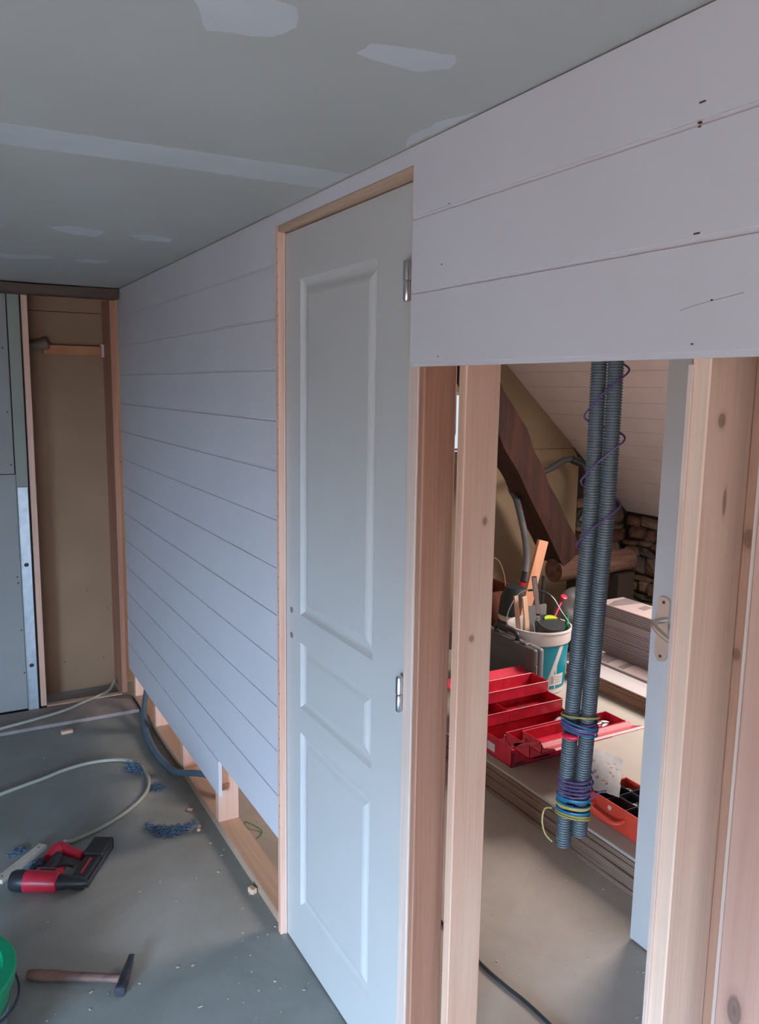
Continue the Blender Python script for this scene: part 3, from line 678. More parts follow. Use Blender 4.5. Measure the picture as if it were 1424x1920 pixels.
# ---- cantilever toolbox
tbx = thing('toolbox', 'open red metal cantilever toolbox with raised trays on the low stack', 'toolbox', (1.345, 2.56, ST))
TX0, TX1, TC = 1.122, 1.570, 2.56
def tray(bm, x0, x1, y0, y1, z0, z1, th=0.0022, parts=()):
    """open sheet-metal tray"""
    box(bm, x0, x1, y0, y1, z0, z0+th)
    box(bm, x0, x1, y0, y0+th, z0, z1); box(bm, x0, x1, y1-th, y1, z0, z1)
    box(bm, x0, x0+th, y0, y1, z0, z1); box(bm, x1-th, x1, y0, y1, z0, z1)
    for p in parts: box(bm, p, p+th*0.7, y0, y1, z0, z1-0.004)
    rr_ = 0.0022
    for a, b in (((x0, y0), (x1, y0)), ((x1, y0), (x1, y1)), ((x1, y1), (x0, y1)), ((x0, y1), (x0, y0))):
        tube(bm, [(a[0], a[1], z1), (b[0], b[1], z1)], rr_, 6)
    return bm
bm = B()
th = 0.002
box(bm, TX0, TX1, 2.435, 2.685, ST+0.0008, ST+0.003)
box(bm, TX0, TX1, 2.435, 2.437, ST+0.001, ST+0.072); box(bm, TX0, TX1, 2.683, 2.685, ST+0.001, ST+0.072)
for x in (TX0, TX1-th):
    prism(bm, [(2.435, ST+0.001), (2.685, ST+0.001), (2.685, ST+0.072), (2.655, ST+0.10), (2.60, ST+0.086), (2.52, ST+0.086), (2.465, ST+0.10), (2.435, ST+0.072)], 'x', x, x+th)
body = obj('body', bm, M['red'], tbx)
def traypart(y0, y1, z0, z1, parts=()): return obj('tray', tray(B(), TX0+0.004, TX1-0.004, y0, y1, z0, z1, parts=parts), M['red'], tbx)
A1 = traypart(2.640, 2.790, 0.217, 0.270, (1.27,)); A2 = traypart(2.742, 2.862, 0.267, 0.320)
B1 = traypart(2.330, 2.480, 0.213, 0.262, (1.21,)); B2 = traypart(2.262, 2.378, 0.262, 0.308, (1.42,))
def sheet_poly(pts, x0, x1, th=0.0025):
    up_ = [(y, z+th) for y, z in pts][::-1]; return prism(B(), pts+up_, 'x', x0, x1)
obj('lid', sheet_poly([(2.862, 0.318), (2.880, 0.300), (2.940, 0.330), (2.952, 0.326)], TX0, TX1), M['red'], tbx)
obj('lid', sheet_poly([(2.262, 0.306), (2.244, 0.292), (2.185, 0.314), (2.174, 0.310)], TX0, TX1+0.015), M['redtrim'], tbx)
for (ya, za, yb, zb) in ((2.665, 0.205, 2.77, 0.29), (2.700, 0.235, 2.86, 0.318), (2.455, 0.205, 2.35, 0.285), (2.42, 0.235, 2.27, 0.305)):
    for x in (TX0-0.001, TX1+0.0005):
        d_ = Vector((0, yb-ya, zb-za)); n_ = Vector((0, -d_.z, d_.y)).normalized()*0.006
        obj('arm', prism(B(), [(ya-n_.y, za-n_.z), (yb-n_.y, zb-n_.z), (yb+n_.y, zb+n_.z), (ya+n_.y, za+n_.z)], 'x', x-0.001, x+0.001), M['redtrim'], tbx)
bm = B(); tube(bm, [(TX0+0.002, 2.487, 0.216), (TX0+0.002, 2.487, 0.244), (TX1-0.01, 2.487, 0.244), (TX1-0.01, 2.487, 0.216)], 0.0065, 8); obj('handle', bm, M['redtrim'], tbx, smooth=True)
obj('sticker', box(B(), TX0-0.0012, TX0-0.0004, 2.545, 2.595, 0.150, 0.185), M['paper'], tbx)
obj('badge', box(B(), 1.235, 1.32, 2.4342, 2.4349, 0.142, 0.172), M['black'], tbx)
# rub marks
def scuff(x0, x1, z0, z1, y):
    P = []; 
    for k in range(14):
        a = 2*PI*k/14; P.append(((x0+x1)/2+(x1-x0)/2*math.cos(a)*random.uniform(.7, 1), (z0+z1)/2+(z1-z0)/2*math.sin(a)*random.uniform(.7, 1)))
    return prism(B(), P, 'y', y, y+0.0005)
obj('worn_patch', scuff(1.13, 1.20, 0.134, 0.150, 2.4344), M['iron'], tbx); obj('worn_patch', scuff(1.126, 1.137, 0.135, 0.20, 2.4344), M['iron'], tbx)
# tools in it
def simple_tube_thing(name, label, cat, pts, r, mat, group=None, seg=8, sm=4):
    P = smoothpts(pts, sm) if len(pts) > 2 else pts; bm = tube(B(), P, r, seg); o_ = obj(name, bm, mat, smooth=True); rebase(o_, pts[0]); tag(o_, label, cat, group); return o_
def pliers(label, cx_, cy_, z_, ang, hcol):
    t_ = thing('pliers', label, 'pliers', (cx_, cy_, z_)); d = Vector((math.cos(ang), math.sin(ang), 0)); s = Vector((-d.y, d.x, 0)); o_ = Vector((cx_, cy_, z_+0.006))
    for k in (-1, 1):
        obj('handle', tube(B(), smoothpts([o_+s*k*0.006, o_-d*0.03+s*k*0.016, o_-d*0.09+s*k*0.013], 4), [0.0045]*9, 8), hcol, t_, smooth=True)
    bm = B(); tube(bm, [o_-d*0.008, o_+d*0.004, o_+d*0.022, o_+d*0.045], [0.006, 0.010, 0.008, 0.002], 8); obj('jaws', bm, M['steel'], t_, smooth=True)
pliers('pliers with red handles in the nearest right-hand toolbox tray', 1.50, 2.32, 0.270, 0.25, M['gunred'])
pliers('bright cutters beside the red-handled pliers in the toolbox tray', 1.515, 2.350, 0.272, -0.4, M['steel'])
def spanner(label, p, ang, L_=0.11):
    d = Vector((math.cos(ang), math.sin(ang), 0)); M4 = frame4(p, d, (0, 0, 1)); P = [(-L_/2, -0.005), (-L_/2-0.012, -0.011), (-L_/2-0.022, -0.008), (-L_/2-0.012, -0.002), (-L_/2-0.012, 0.003), (-L_/2-0.022, 0.009), (-L_/2-0.012, 0.012), (-L_/2, 0.006), (L_/2, 0.005), (L_/2+0.01, 0.010), (L_/2+0.02, 0.006), (L_/2+0.02, -0.006), (L_/2+0.01, -0.010), (L_/2, -0.004)]
    o_ = obj('spanner', prism(B(), P, 'z', 0, 0.005, M4=M4), M['steel']); rebase(o_, p); tag(o_, label, 'spanner')
spanner('steel spanner lying in the lower back tray of the red toolbox', (1.36, 2.69, 0.2205), 0.25)
spanner('short worn spanner behind the other one in the lower back tray', (1.46, 2.73, 0.2205), -0.4, 0.07)
simple_tube_thing('screwdriver_bit_holder', 'thin brass coloured rod near the left end of the lower back tray', 'rod', [(1.20, 2.70, 0.224), (1.25, 2.685, 0.225)], 0.0035, M['steel'])
simple_tube_thing('chisel', 'chisel with a pale handle in the left end of the back tray', 'chisel', [(1.14, 2.73, 0.226), (1.21, 2.70, 0.225)], 0.006, M['slat'])
simple_tube_thing('small_rod', 'thin dark rod lying in the top back tray', 'rod', [(1.22, 2.80, 0.273), (1.33, 2.78, 0.273)], 0.004, M['iron'])
bm = B(); lathe(bm, [(0.020, 0), (0.036, 0), (0.037, 0.004), (0.037, 0.024), (0.036, 0.028), (0.020, 0.028), (0.020, 0)], 0, 0, 28)
tr_ = thing('tape_roll', 'blue and white roll of tape standing in the red toolbox body', 'tape', (1.505, 2.60, ST+0.003))
bmesh.ops.transform(bm, matrix=frame4((1.505, 2.585, ST+0.042), (1, 0, 0), (0, -0.75, 0.65)), verts=bm.verts); obj('roll', bm, plain('blue_grey_card', (0.30, 0.36, 0.42), 0.5), tr_, smooth=True)
bm = B(); box(bm, -0.022, 0.022, -0.012, 0.012, 0.0285, 0.0295); bmesh.ops.transform(bm, matrix=frame4((1.505, 2.585, ST+0.042), (1, 0, 0), (0, -0.75, 0.65)), verts=bm.verts); obj('label_face', bm, M['paper'], tr_)
bm = B(); tube(bm, smoothpts([(1.20, 2.57, ST+0.018), (1.27, 2.60, ST+0.03), (1.36, 2.59, ST+0.035)], 4), [0.012]*9, 8); o = obj('glue_gun', bm, M['black'], smooth=True); rebase(o, (1.2, 2.57, ST+0.003)); tag(o, 'black hand tool lying in the bottom of the red toolbox', 'tool')
bm = B(); prism(bm, [(1.30, 2.275), (1.405, 2.275), (1.40, 2.355), (1.35, 2.34)], 'z', 0.266, 0.280); o = obj('cork_block', bm, M['cork']); rebase(o, (1.35, 2.31, 0.266)); tag(o, 'tan wedge of cardboard in the nearest tray of the red toolbox', 'cardboard')
o = simple_tube_thing('pencil_sharpener', 'small orange cap in the nearer low tray of the toolbox', 'cap', [(1.235, 2.37, 0.2165), (1.235, 2.37, 0.236)], 0.008, plain('orange_cap', (0.6, 0.17, 0.02), 0.4))

# ---- red orange organiser case with black compartments
OZ = ST
org = thing('organiser_case', 'red-orange organiser case with black compartments and a moulded handle, lid open', 'case', (1.30, 1.86, OZ))
ox0, ox1, oy0, oy1, oh = 1.155, 1.345, 1.60, 2.035, 0.090
bm = B(); 
for a in ((ox0, ox1, oy0, oy1, OZ+0.0008, OZ+0.004), (ox0, ox0+0.006, oy0, oy1, OZ+0.001, OZ+oh), (ox1-0.006, ox1, oy0, oy1, OZ+0.001, OZ+oh), (ox0, ox1, oy0, oy0+0.006, OZ+0.001, OZ+oh), (ox0, ox1, oy1-0.006, oy1, OZ+0.001, OZ+oh)): box(bm, *a, 0.0015)
obj('shell', bm, M['orange'], org)
bm = B(); box(bm, ox0+0.007, ox1-0.007, oy0+0.007, oy1-0.007, OZ+0.004, OZ+0.038); obj('liner', bm, M['black'], org)
for k in range(1, 3): x = ox0+(ox1-ox0)*k/3; obj('divider', box(B(), x-0.001, x+0.001, oy0+0.007, oy1-0.007, OZ+0.038, OZ+oh-0.003), M['black'], org)
for k in range(1, 5): y = oy0+(oy1-oy0)*k/5; obj('divider', box(B(), ox0+0.007, ox1-0.007, y-0.001, y+0.001, OZ+0.038, OZ+oh-0.003), M['black'], org)
bm = B(); tube(bm, smoothpts([(ox0+0.002, 1.995, OZ+0.058), (ox0-0.030, 1.985, OZ+0.050), (ox0-0.036, 1.95, OZ+0.045), (ox0-0.034, 1.90, OZ+0.041), (ox0-0.024, 1.868, OZ+0.042), (ox0+0.002, 1.852, OZ+0.052)], 5), [0.0085]*26, 12); obj('handle', bm, M['orange'], org, smooth=True)
bm = B(); t = bmesh.new(); bmesh.ops.create_cone(t, cap_ends=True, segments=20, radius1=0.009, radius2=0.008, depth=0.003); merge(bm, t, 0, frame4((ox0-0.001, 1.925, OZ+0.068), (0, 1, 0), (-1, 0, 0))); obj('round_latch', bm, plain('pale_button', (0.55, 0.42, 0.36), 0.5), org, smooth=True)
lid = obj('lid', box(B(), ox1+0.004, ox1+0.285, oy0, oy1, OZ+0.0008, OZ+0.006, 0.001), M['white'], org)
bm = B()
for a in ((ox1+0.003, ox1+0.012, oy0, oy1, OZ+0.001, OZ+0.022), (ox1+0.278, ox1+0.286, oy0, oy1, OZ+0.001, OZ+0.022), (ox1+0.003, ox1+0.286, oy1-0.008, oy1, OZ+0.001, OZ+0.022), (ox1+0.003, ox1+0.286, oy0, oy0+0.008, OZ+0.001, OZ+0.022)): box(bm, *a)
obj('lid_rim', bm, M['orange'], lid)
# screws and nails in the compartments
def screw_pile(label, cx_, cy_, n_, L_, r_, al=None):
    bm = B()
    for _ in range(n_):
        a = random.uniform(0, PI) if al is None else al+random.uniform(-.08, .08); d = Vector((math.cos(a), math.sin(a), random.uniform(-.1, .1)))*L_/2
        p = Vector((cx_+random.uniform(-.018, .018), cy_+random.uniform(-.022, .022), OZ+0.042+random.uniform(0, .022)))
        tube(bm, [p-d, p+d*0.9, p+d*0.92, p+d], [r_*0.7, r_, r_*2.2, r_*2.2], 5)
    o_ = obj('screw_pile', bm, M['zinc'], kind='stuff'); rebase(o_, (cx_, cy_, OZ+0.0385)); tag(o_, label, 'screws')
cxs = [ox0+(ox1-ox0)*(k+.5)/3 for k in range(3)]; cys = [oy0+(oy1-oy0)*(k+.5)/5 for k in range(5)]
screw_pile('loose screws in the near-left compartment of the red-orange case', cxs[1], cys[3], 40, 0.035, 0.0016)
screw_pile('bright screws in the middle compartment of the red-orange case', cxs[1], cys[2]+0.01, 34, 0.04, 0.0016)
screw_pile('long parallel screws in the front compartment of the red-orange case', cxs[0], cys[2]-0.03, 12, 0.065, 0.0022, 1.6)
screw_pile('screws heaped in the far-left compartment of the red-orange case', cxs[2], cys[4], 40, 0.03, 0.0016)
screw_pile('small screws in the back compartment of the red-orange case', cxs[2], cys[3], 40, 0.025, 0.0014)
# ---- perforated metal plate leaning on the case
def plate():
    bm = B(); hx = {(3, 9), (4, 11), (7, 5), (8, 6), (8, 8), (9, 9), (9, 4), (6, 12), (2, 5), (10, 6), (7, 12)}; nx, ny = 12, 16; W_, H_ = 0.125, 0.215; V = {}
    CA, CB, CC, CD = Vector((1.262, 2.150, 0.306)), Vector((1.372, 2.085, 0.262)), Vector((1.200, 1.925, 0.2235)), Vector((1.130, 2.045, 0.2235))
    U = (CB-CA); D_ = (CD-CA); nn = D_.cross(U).normalized()
    for s_ in (0, 1):
        for i in range(nx+1):
            for j in range(ny+1):
                u, v = i/nx, j/ny
                p = CA.lerp(CB, u).lerp(CD.lerp(CC, u), v)+Vector((0, 0, 0.006*math.sin(v*PI)+0.004*math.sin(u*3)+0.0014*s_))
                if i in (0, nx) or j in (0, ny): p += (U.normalized()*0.004*noise.noise(Vector((i*1.3, j*1.7, 1)))+D_.normalized()*0.005*noise.noise(Vector((j*1.1, i*1.9, 4))))
                V[s_, i, j] = bm.verts.new(p)
    for i in range(nx):
        for j in range(ny):
            if (i, j) in hx: continue
            bm.faces.new((V[0, i, j], V[0, i+1, j], V[0, i+1, j+1], V[0, i, j+1])); bm.faces.new((V[1, i, j], V[1, i, j+1], V[1, i+1, j+1], V[1, i+1, j]))
    for i in range(nx):
        for j in (0, ny): bm.faces.new((V[0, i, j], V[1, i, j], V[1, i+1, j], V[0, i+1, j]))
    for j in range(ny):
        for i in (0, nx): bm.faces.new((V[0, i, j], V[0, i, j+1], V[1, i, j+1], V[1, i, j]))
    return bm
o = obj('perforated_plate', plate(), plain('dull_grey_metal', (0.125, 0.127, 0.13), 0.55, 0.15, var=0.2, scale=40), smooth=True); rebase(o, (1.30, 2.03, ST)); tag(o, 'bent grey perforated metal plate leaning on the red-orange case behind the conduits', 'metal plate')

# ---- bucket with tools
BX, BY = 1.815, 3.11
bk = thing('tool_bucket', 'white plastic bucket with a teal print and wire handle full of tools', 'bucket', (BX, BY, ST))
def ring_prof(r0, r1, z0, z1, th): return [(0, z0), (r0, z0), (r1, z1), (r1-th, z1), (r0-th, z0+0.006), (0, z0+0.006)]
bm = B(); lathe(bm, [(0, ST+0.0008), (0.128, ST+0.0008), (0.132, ST+0.005), (0.148, ST+0.262), (0.157, ST+0.262), (0.159, ST+0.270), (0.160, ST+0.318), (0.165, ST+0.322), (0.164, ST+0.330), (0.155, ST+0.330), (0.150, ST+0.315), (0.129, ST+0.010), (0, ST+0.008)], BX, BY, 56)
obj('body', bm, M['bucketw'], bk, smooth=True)
# teal band wrapped round the body, with a slanted white flash
def wrap(name, a0, a1, z0f, z1f, mat, dr=0.0008, n_=24, parent=bk):
    bm = B(); prev = None
    for i in range(n_+1):
        t_ = i/n_; a = a0+(a1-a0)*t_; cur = []
        z0_, z1_ = z0f(t_), z1f(t_); K = 4
        for k in range(K+1):
            z_ = z0_+(z1_-z0_)*k/K; r_ = 0.132+(0.148-0.132)*((z_-ST-0.005)/0.257)+dr; cur.append(bm.verts.new((BX+r_*math.cos(a), BY+r_*math.sin(a), z_)))
        if prev:
            for k in range(K):
                try: bm.faces.new((prev[k], cur[k], cur[k+1], prev[k+1]))
                except ValueError: pass
        prev = cur
    return obj(name, bm, mat, parent, smooth=True)
A0 = math.radians(200)
wrap('teal_print', math.radians(165), math.radians(415), lambda t: ST+0.030, lambda t: ST+0.256, M['teal'], n_=60)
wrap('white_flash', math.radians(244), math.radians(284), lambda t: ST+0.03+0.222*max(0, (t-0.25)/0.75), lambda t: ST+0.03+0.224*min(1, t*1.35), M['bucketw'], 0.0016, 30)
wrap('white_bar', math.radians(268), math.radians(271), lambda t: ST+0.031, lambda t: ST+0.165, M['bucketw'], 0.0016, 4)
pl = wrap('paper_label', math.radians(256), math.radians(292), lambda t: ST+0.048, lambda t: ST+0.108, M['paper'], 0.0024, 12)
wrap('label_text', math.radians(259), math.radians(265), lambda t: ST+0.060, lambda t: ST+0.098, plain('grey_print', (0.35, 0.35, 0.36), 0.7), 0.003, 4, pl)
for k in range(3): wrap('label_text', math.radians(269), math.radians(288), lambda t, k=k: ST+0.064+k*0.013, lambda t, k=k: ST+0.0665+k*0.013, plain('grey_print', (0.35, 0.35, 0.36), 0.7), 0.003, 8, pl)
ZR = ST+0.33
bm = B(); tube(bm, smoothpts([(BX+0.118, BY-0.118, ST+0.288), (BX+0.108, BY-0.108, ST+0.34), (BX+0.075, BY-0.07, ST+0.41), (BX+0.048, BY-0.03, ST+0.475), (BX+0.01, BY+0.03, ST+0.498), (BX-0.06, BY+0.09, ST+0.48), (BX-0.11, BY+0.118, ST+0.38), (BX-0.118, BY+0.118, ST+0.288)], 6), 0.0025, 8); hd = obj('wire_handle', bm, M['zinc'], bk, smooth=True)
bm = B(); tube(bm, smoothpts([(BX+0.045, BY-0.026, ST+0.478), (BX+0.028, BY+0.0, ST+0.492), (BX+0.0, BY+0.04, ST+0.499), (BX-0.03, BY+0.067, ST+0.494)], 4), 0.006, 8); obj('grip', bm, M['black'], hd, smooth=True)
def rod_thing(name, label, cat, a, b, sx, sy, mat, bev=0.001, parent=None):
    a = Vector(a); b = Vector(b); L_ = (b-a).length; M4 = frame4(a, b-a, (0, -1, 0.2)); bm = B(); box(bm, 0, L_, -sx/2, sx/2, -sy/2, sy/2, bev, M4=M4)
    mt = mat; o_ = obj(name, bm, mt); rebase(o_, a); tag(o_, label, cat); return o_
rod_thing('wooden_offcut', 'tall reddish planed board leaning behind the white bucket', 'board', (1.817, 3.335, ST+0.010), (2.004, 3.335, 0.84), 0.062, 0.020, M['pine_red'])
rod_thing('wooden_stick', 'taller thin wooden stick at the left rim of the bucket', 'stick', (1.765, 3.09, ST+0.02), (1.692, 3.09, ST+0.492), 0.028, 0.010, M['slat'])
rod_thing('wooden_stick', 'shorter thin wooden stick touching the left inside of the bucket', 'stick', (1.730, 3.12, ST+0.02), (1.662, 3.12, ST+0.492), 0.024, 0.010, M['slat'])
tm = thing('steel_tube_tool', 'bright telescopic steel tube standing in the white bucket', 'tube', (1.835, 3.06, ST+0.01))
a = Vector((1.835, 3.06, ST+0.02)); b = Vector((1.748, 3.09, ST+0.588)); d = b-a
for f0, f1, r_ in ((0.45, 0.66, 0.009), (0.66, 0.82, 0.011), (0.82, 1.0, 0.0135)):
    obj('tube_section', tube(B(), [a+d*f0, a+d*f1], r_, 14), M['steel'], tm, smooth=True)
obj('tube_section', tube(B(), [a, a+d*0.45], 0.008, 12), M['steel'], tm, smooth=True)
obj('clip_ring', tube(B(), [a+d*0.652, a+d*0.668], 0.0125, 12), M['black'], tm, smooth=True)
for i, (x, y, tx) in enumerate(((1.79, 3.04, 1.735), (1.80, 3.05, 1.765), (1.86, 3.05, 1.825), (1.88, 3.05, 1.85))):
    simple_tube_thing('steel_rod', ['thin steel rod leaning left in the bucket', 'thick bright steel rod left of the black tape measure', 'thin dull steel rod behind the tape measure', 'short steel rod with a round end in the bucket'][i], 'rod', [(x, y, ST+0.03), (tx, y+0.02, ST+0.36+0.012*(i % 2))], [0.003, 0.006, 0.004, 0.004][i], M['steel'])
# trowel blade
tw = thing('grey_trowel', 'grey square-cornered trowel blade standing in the bucket behind the rods', 'trowel', (1.82, 3.15, ST+0.01))
bm = rounded_plate(-0.075, 0.075, 0, 0.40, 0.012, -0.001, 0.001); bmesh.ops.transform(bm, matrix=Matrix.Translation((1.815, 3.15, ST+0.02)) @ Matrix.Rotation(PI/2, 4, 'Z'), verts=bm.verts); obj('blade', bm, M['grey'], tw)
# black tape measure pouch with lime band
tp = thing('tape_measure', 'large black and lime tape measure lying on top of the tools in the bucket', 'tape measure', (1.822, 3.04, ST+0.28))
M4t = frame4((1.822, 3.04, ST+0.335), (0.9, -0.2, -0.02), (0, -0.35, 0.94))
bm = B(); t = bmesh.new(); bmesh.ops.create_cone(t, cap_ends=True, segments=36, radius1=0.080, radius2=0.074, depth=0.05); bmesh.ops.bevel(t, geom=t.edges[:], offset=0.005, segments=2, affect='EDGES'); merge(bm, t, 0, M4t); obj('case', bm, M['black'], tp, smooth=True)
bm = B(); box(bm, -0.02, 0.055, -0.081, -0.056, -0.020, -0.006, 0.002, M4=M4t); obj('lime_band', bm, M['lime'], tp)
bm = B(); prism(bm, [(0.01+0.036*math.cos(a_*PI/8), 0.02+0.030*math.sin(a_*PI/8)) for a_ in range(9)], 'z', 0.025, 0.034, M4=M4t); obj('lime_button', bm, M['lime'], tp)
rh = thing('red_pull_handle', 'small red flared cap on a stalk sticking up behind the bucket', 'knob', (2.04, 3.20, ST+0.40))
bm = B(); tube(bm, [(1.935, 3.16, ST+0.30), (2.038, 3.20, ST+0.405)], 0.006, 10); obj('stalk', bm, M['gunred'], rh, smooth=True)
bm = B(); lathe(bm, [(0, 0.0), (0.012, 0), (0.020, 0.008), (0.018, 0.016), (0.008, 0.020), (0, 0.018)], 0, 0, 16, M4=frame4((2.045, 3.20, ST+0.415), (1, 0, 0), (0, -0.5, 0.85))); obj('cap', bm, M['gunred'], rh, smooth=True)
simple_tube_thing('threaded_rod', 'black spiral rod leaning beside the reddish board in the bucket', 'rod', [(1.87, 3.17, ST+0.03), (1.895, 3.19, ST+0.56)], [0.009, 0.009], M['black'])
simple_tube_thing('green_rod', 'green rod end at the right inside rim of the bucket', 'rod', [(1.925, 3.07, ST+0.1), (1.955, 3.06, ST+0.375)], 0.008, M['green'])

# ---- grey tool case behind the red toolbox; dark front shell is painted shade
cs = thing('tool_case', 'grey plastic tool case with a shade-dark front, standing upright behind the red toolbox', 'case', (1.63, 3.15, ST))
cx0, cx1, cy0, cy1, cz0, cz1 = 1.580, 1.649, 2.868, 3.42, ST+0.001, ST+0.296
bm = B(); box(bm, cx0, (cx0+cx1)/2-0.0015, cy0, cy1, cz0, cz1, 0.014, seg=3); obj('front_shell', bm, M['charcoal'], cs, smooth=True)
bm = B(); box(bm, (cx0+cx1)/2+0.0015, cx1, cy0, cy1, cz0, cz1, 0.014, seg=3); obj('rear_shell', bm, M['grey'], cs, smooth=True)
obj('seam', box(B(), (cx0+cx1)/2-0.004, (cx0+cx1)/2+0.004, cy0+0.006, cy1-0.006, cz0+0.004, cz1-0.006), M['black'], cs)
bm = B(); box(bm, cx0-0.003, cx0+0.006, cy0+0.05, cy1-0.05, cz0+0.04, cz1-0.04, 0.003); obj('recessed_panel', bm, M['charcoal'], cs)
xm = (cx0+cx1)/2; bm = B(); tube(bm, smoothpts([(xm, 3.20, cz1-0.004), (xm-0.004, 3.205, cz1+0.022), (xm-0.006, 3.185, cz1+0.038), (xm-0.006, 3.12, cz1+0.038), (xm-0.006, 3.05, cz1+0.036), (xm-0.004, 3.03, cz1+0.022), (xm, 3.035, cz1-0.004)], 5), 0.012, 10); obj('handle', bm, M['black'], cs, smooth=True)
for y in (2.97, 3.28): obj('latch', box(B(), xm-0.022, xm+0.014, y-0.025, y+0.025, cz1-0.01, cz1+0.008, 0.003), M['charcoal'], cs)
obj('lit_end_panel', box(B(), cx0+0.016, xm-0.010, cy0-0.003, cy0+0.005, cz0+0.03, cz1-0.08, 0.001), M['grey'], cs)  # lighter panel paints the lit end of the shade-dark front shell

# ---- shop vacuum with hose looping round the brace
vc = thing('vacuum_cleaner', 'black workshop vacuum with red trim and a long grey hose behind the bucket', 'vacuum cleaner', (2.10, 3.63, ST))
VX, VY = 2.095, 3.63
bm = B(); lathe(bm, [(0, ST+0.03), (0.105, ST+0.03), (0.115, ST+0.05), (0.118, ST+0.19), (0, ST+0.19)], VX, VY, 32); obj('tank', bm, M['black'], vc, smooth=True)
bm = B(); lathe(bm, [(0, ST+0.192), (0.121, ST+0.192), (0.124, ST+0.205), (0.121, ST+0.222), (0, ST+0.222)], VX, VY, 32); obj('tank_rim', bm, M['alu'], vc, smooth=True)
bm = B(); lathe(bm, [(0, ST+0.223), (0.108, ST+0.223), (0.098, ST+0.32), (0.072, ST+0.38), (0, ST+0.40)], VX-0.01, VY, 28); obj('motor_head', bm, M['blackrub'], vc, smooth=True)
bm = B(); tube(bm, [(2.115, 3.62, ST+0.375), (2.122, 3.62, ST+0.405)], 0.036, 20); obj('red_collar', bm, M['gunred'], vc, smooth=True)
for k in range(3):
    a_ = 2*PI*k/3+0.4; bm = B(); t = bmesh.new(); bmesh.ops.create_uvsphere(t, u_segments=12, v_segments=8, radius=0.0155); merge(bm, t, 0, Matrix.Translation((VX+0.09*math.cos(a_), VY+0.09*math.sin(a_), ST+0.0165))); obj('castor', bm, M['black'], vc, smooth=True)
bm = B(); tube(bm, [(2.123, 3.62, ST+0.405), (2.142, 3.632, ST+0.46)], [0.027, 0.025], 16); obj('hose_cuff', bm, M['black'], vc, smooth=True)
HP = smoothpts([(2.135, 3.63, 0.575), (2.200, 3.70, 0.659), (2.262, 3.80, 0.757), (2.29, 3.88, 0.862), (2.36, 4.02, 0.955), (2.49, 4.24, 1.013), (2.689, 4.27, 1.068), (2.852, 4.28, 1.112), (2.967, 4.27, 1.168), (3.075, 4.25, 1.158), (3.125, 4.2, 1.06), (3.115, 4.17, 0.885), (3.02, 4.16, 0.753)], 7)
bm = B(); rr = [0.0205+0.0012*(i % 2) for i in range(len(HP))]; tube(bm, HP, rr, 14); obj('hose', bm, M['hosegrey'], vc, smooth=True)
bm = B(); tube(bm, [HP[-26], HP[-20], HP[-14], HP[-6], HP[-1]], [0.026, 0.027, 0.026, 0.024, 0.024], 14); obj('hose_end', bm, M['black'], vc, smooth=True)
# dark bag and red-brown crate
bm = B(); t = bmesh.new(); bmesh.ops.create_icosphere(t, subdivisions=4, radius=1)
for v in t.verts:
    v.co = Vector((v.co.x*0.15, v.co.y*0.11, v.co.z*0.20 if v.co.z > 0 else v.co.z*0.17)); v.co += v.co.normalized()*0.018*noise.noise(v.co*14); v.co.z = max(v.co.z, -0.165)
merge(bm, t, 0, Matrix.Translation((2.40, 3.50, ST+0.166))); o = obj('tool_bag', bm, M['charcoal'], smooth=True); rebase(o, (2.40, 3.50, ST)); tag(o, 'slumped dark grey bag behind the bucket and the tilted board', 'bag')
cr = thing('planter_crate', 'red-brown crate at the left of the black vacuum, holding a coil of wire', 'crate', (2.12, 3.98, 0))
bm = B(); tray(bm, 1.98, 2.29, 3.83, 4.13, 0.001, 0.43, 0.012); obj('crate_body', bm, M['terracotta'], cr)
o = simple_tube_thing('wire_coil', 'loose loop of thin wire rising out of the red-brown crate', 'wire', [(2.10, 3.98, 0.40), (2.08, 3.98, 0.52), (2.13, 3.98, 0.60), (2.20, 3.98, 0.59), (2.25, 3.98, 0.50), (2.27, 3.98, 0.40)], 0.004, M['cork'], sm=6)
# small blue-and-white items seen in the slit between the studs
o = obj('blue_bag', box(B(), 0, 0.12, 0, 0.12, 0, 0.20, 0.03, seg=3), plain('blue_cloth', (0.07, 0.11, 0.17), 0.8), smooth=True); o.location = (1.25, 3.25, ST); tag(o, 'dark blue bag seen in the narrow gap between the two left studs', 'bag')
# cable on the floor of the next room
simple_tube_thing('floor_cable', 'black cable lying straight on the next room floor beyond the studs', 'cable', [(0.445, 2.35, 0.0058), (0.447, 2.0, 0.0058), (0.446, 1.70, 0.0058), (0.456, 1.59, 0.0058), (0.472, 1.44, 0.0058), (0.48, 0.9, 0.0058)], 0.005, M['blackrub'], sm=6)
simple_tube_thing('green_wire', 'short snipped green wires on the floor behind the bottom plate', 'wire', [(0.105, 2.75, 0.003), (0.12, 2.70, 0.012), (0.14, 2.655, 0.003), (0.11, 2.62, 0.004)], 0.0018, M['green'], sm=4)

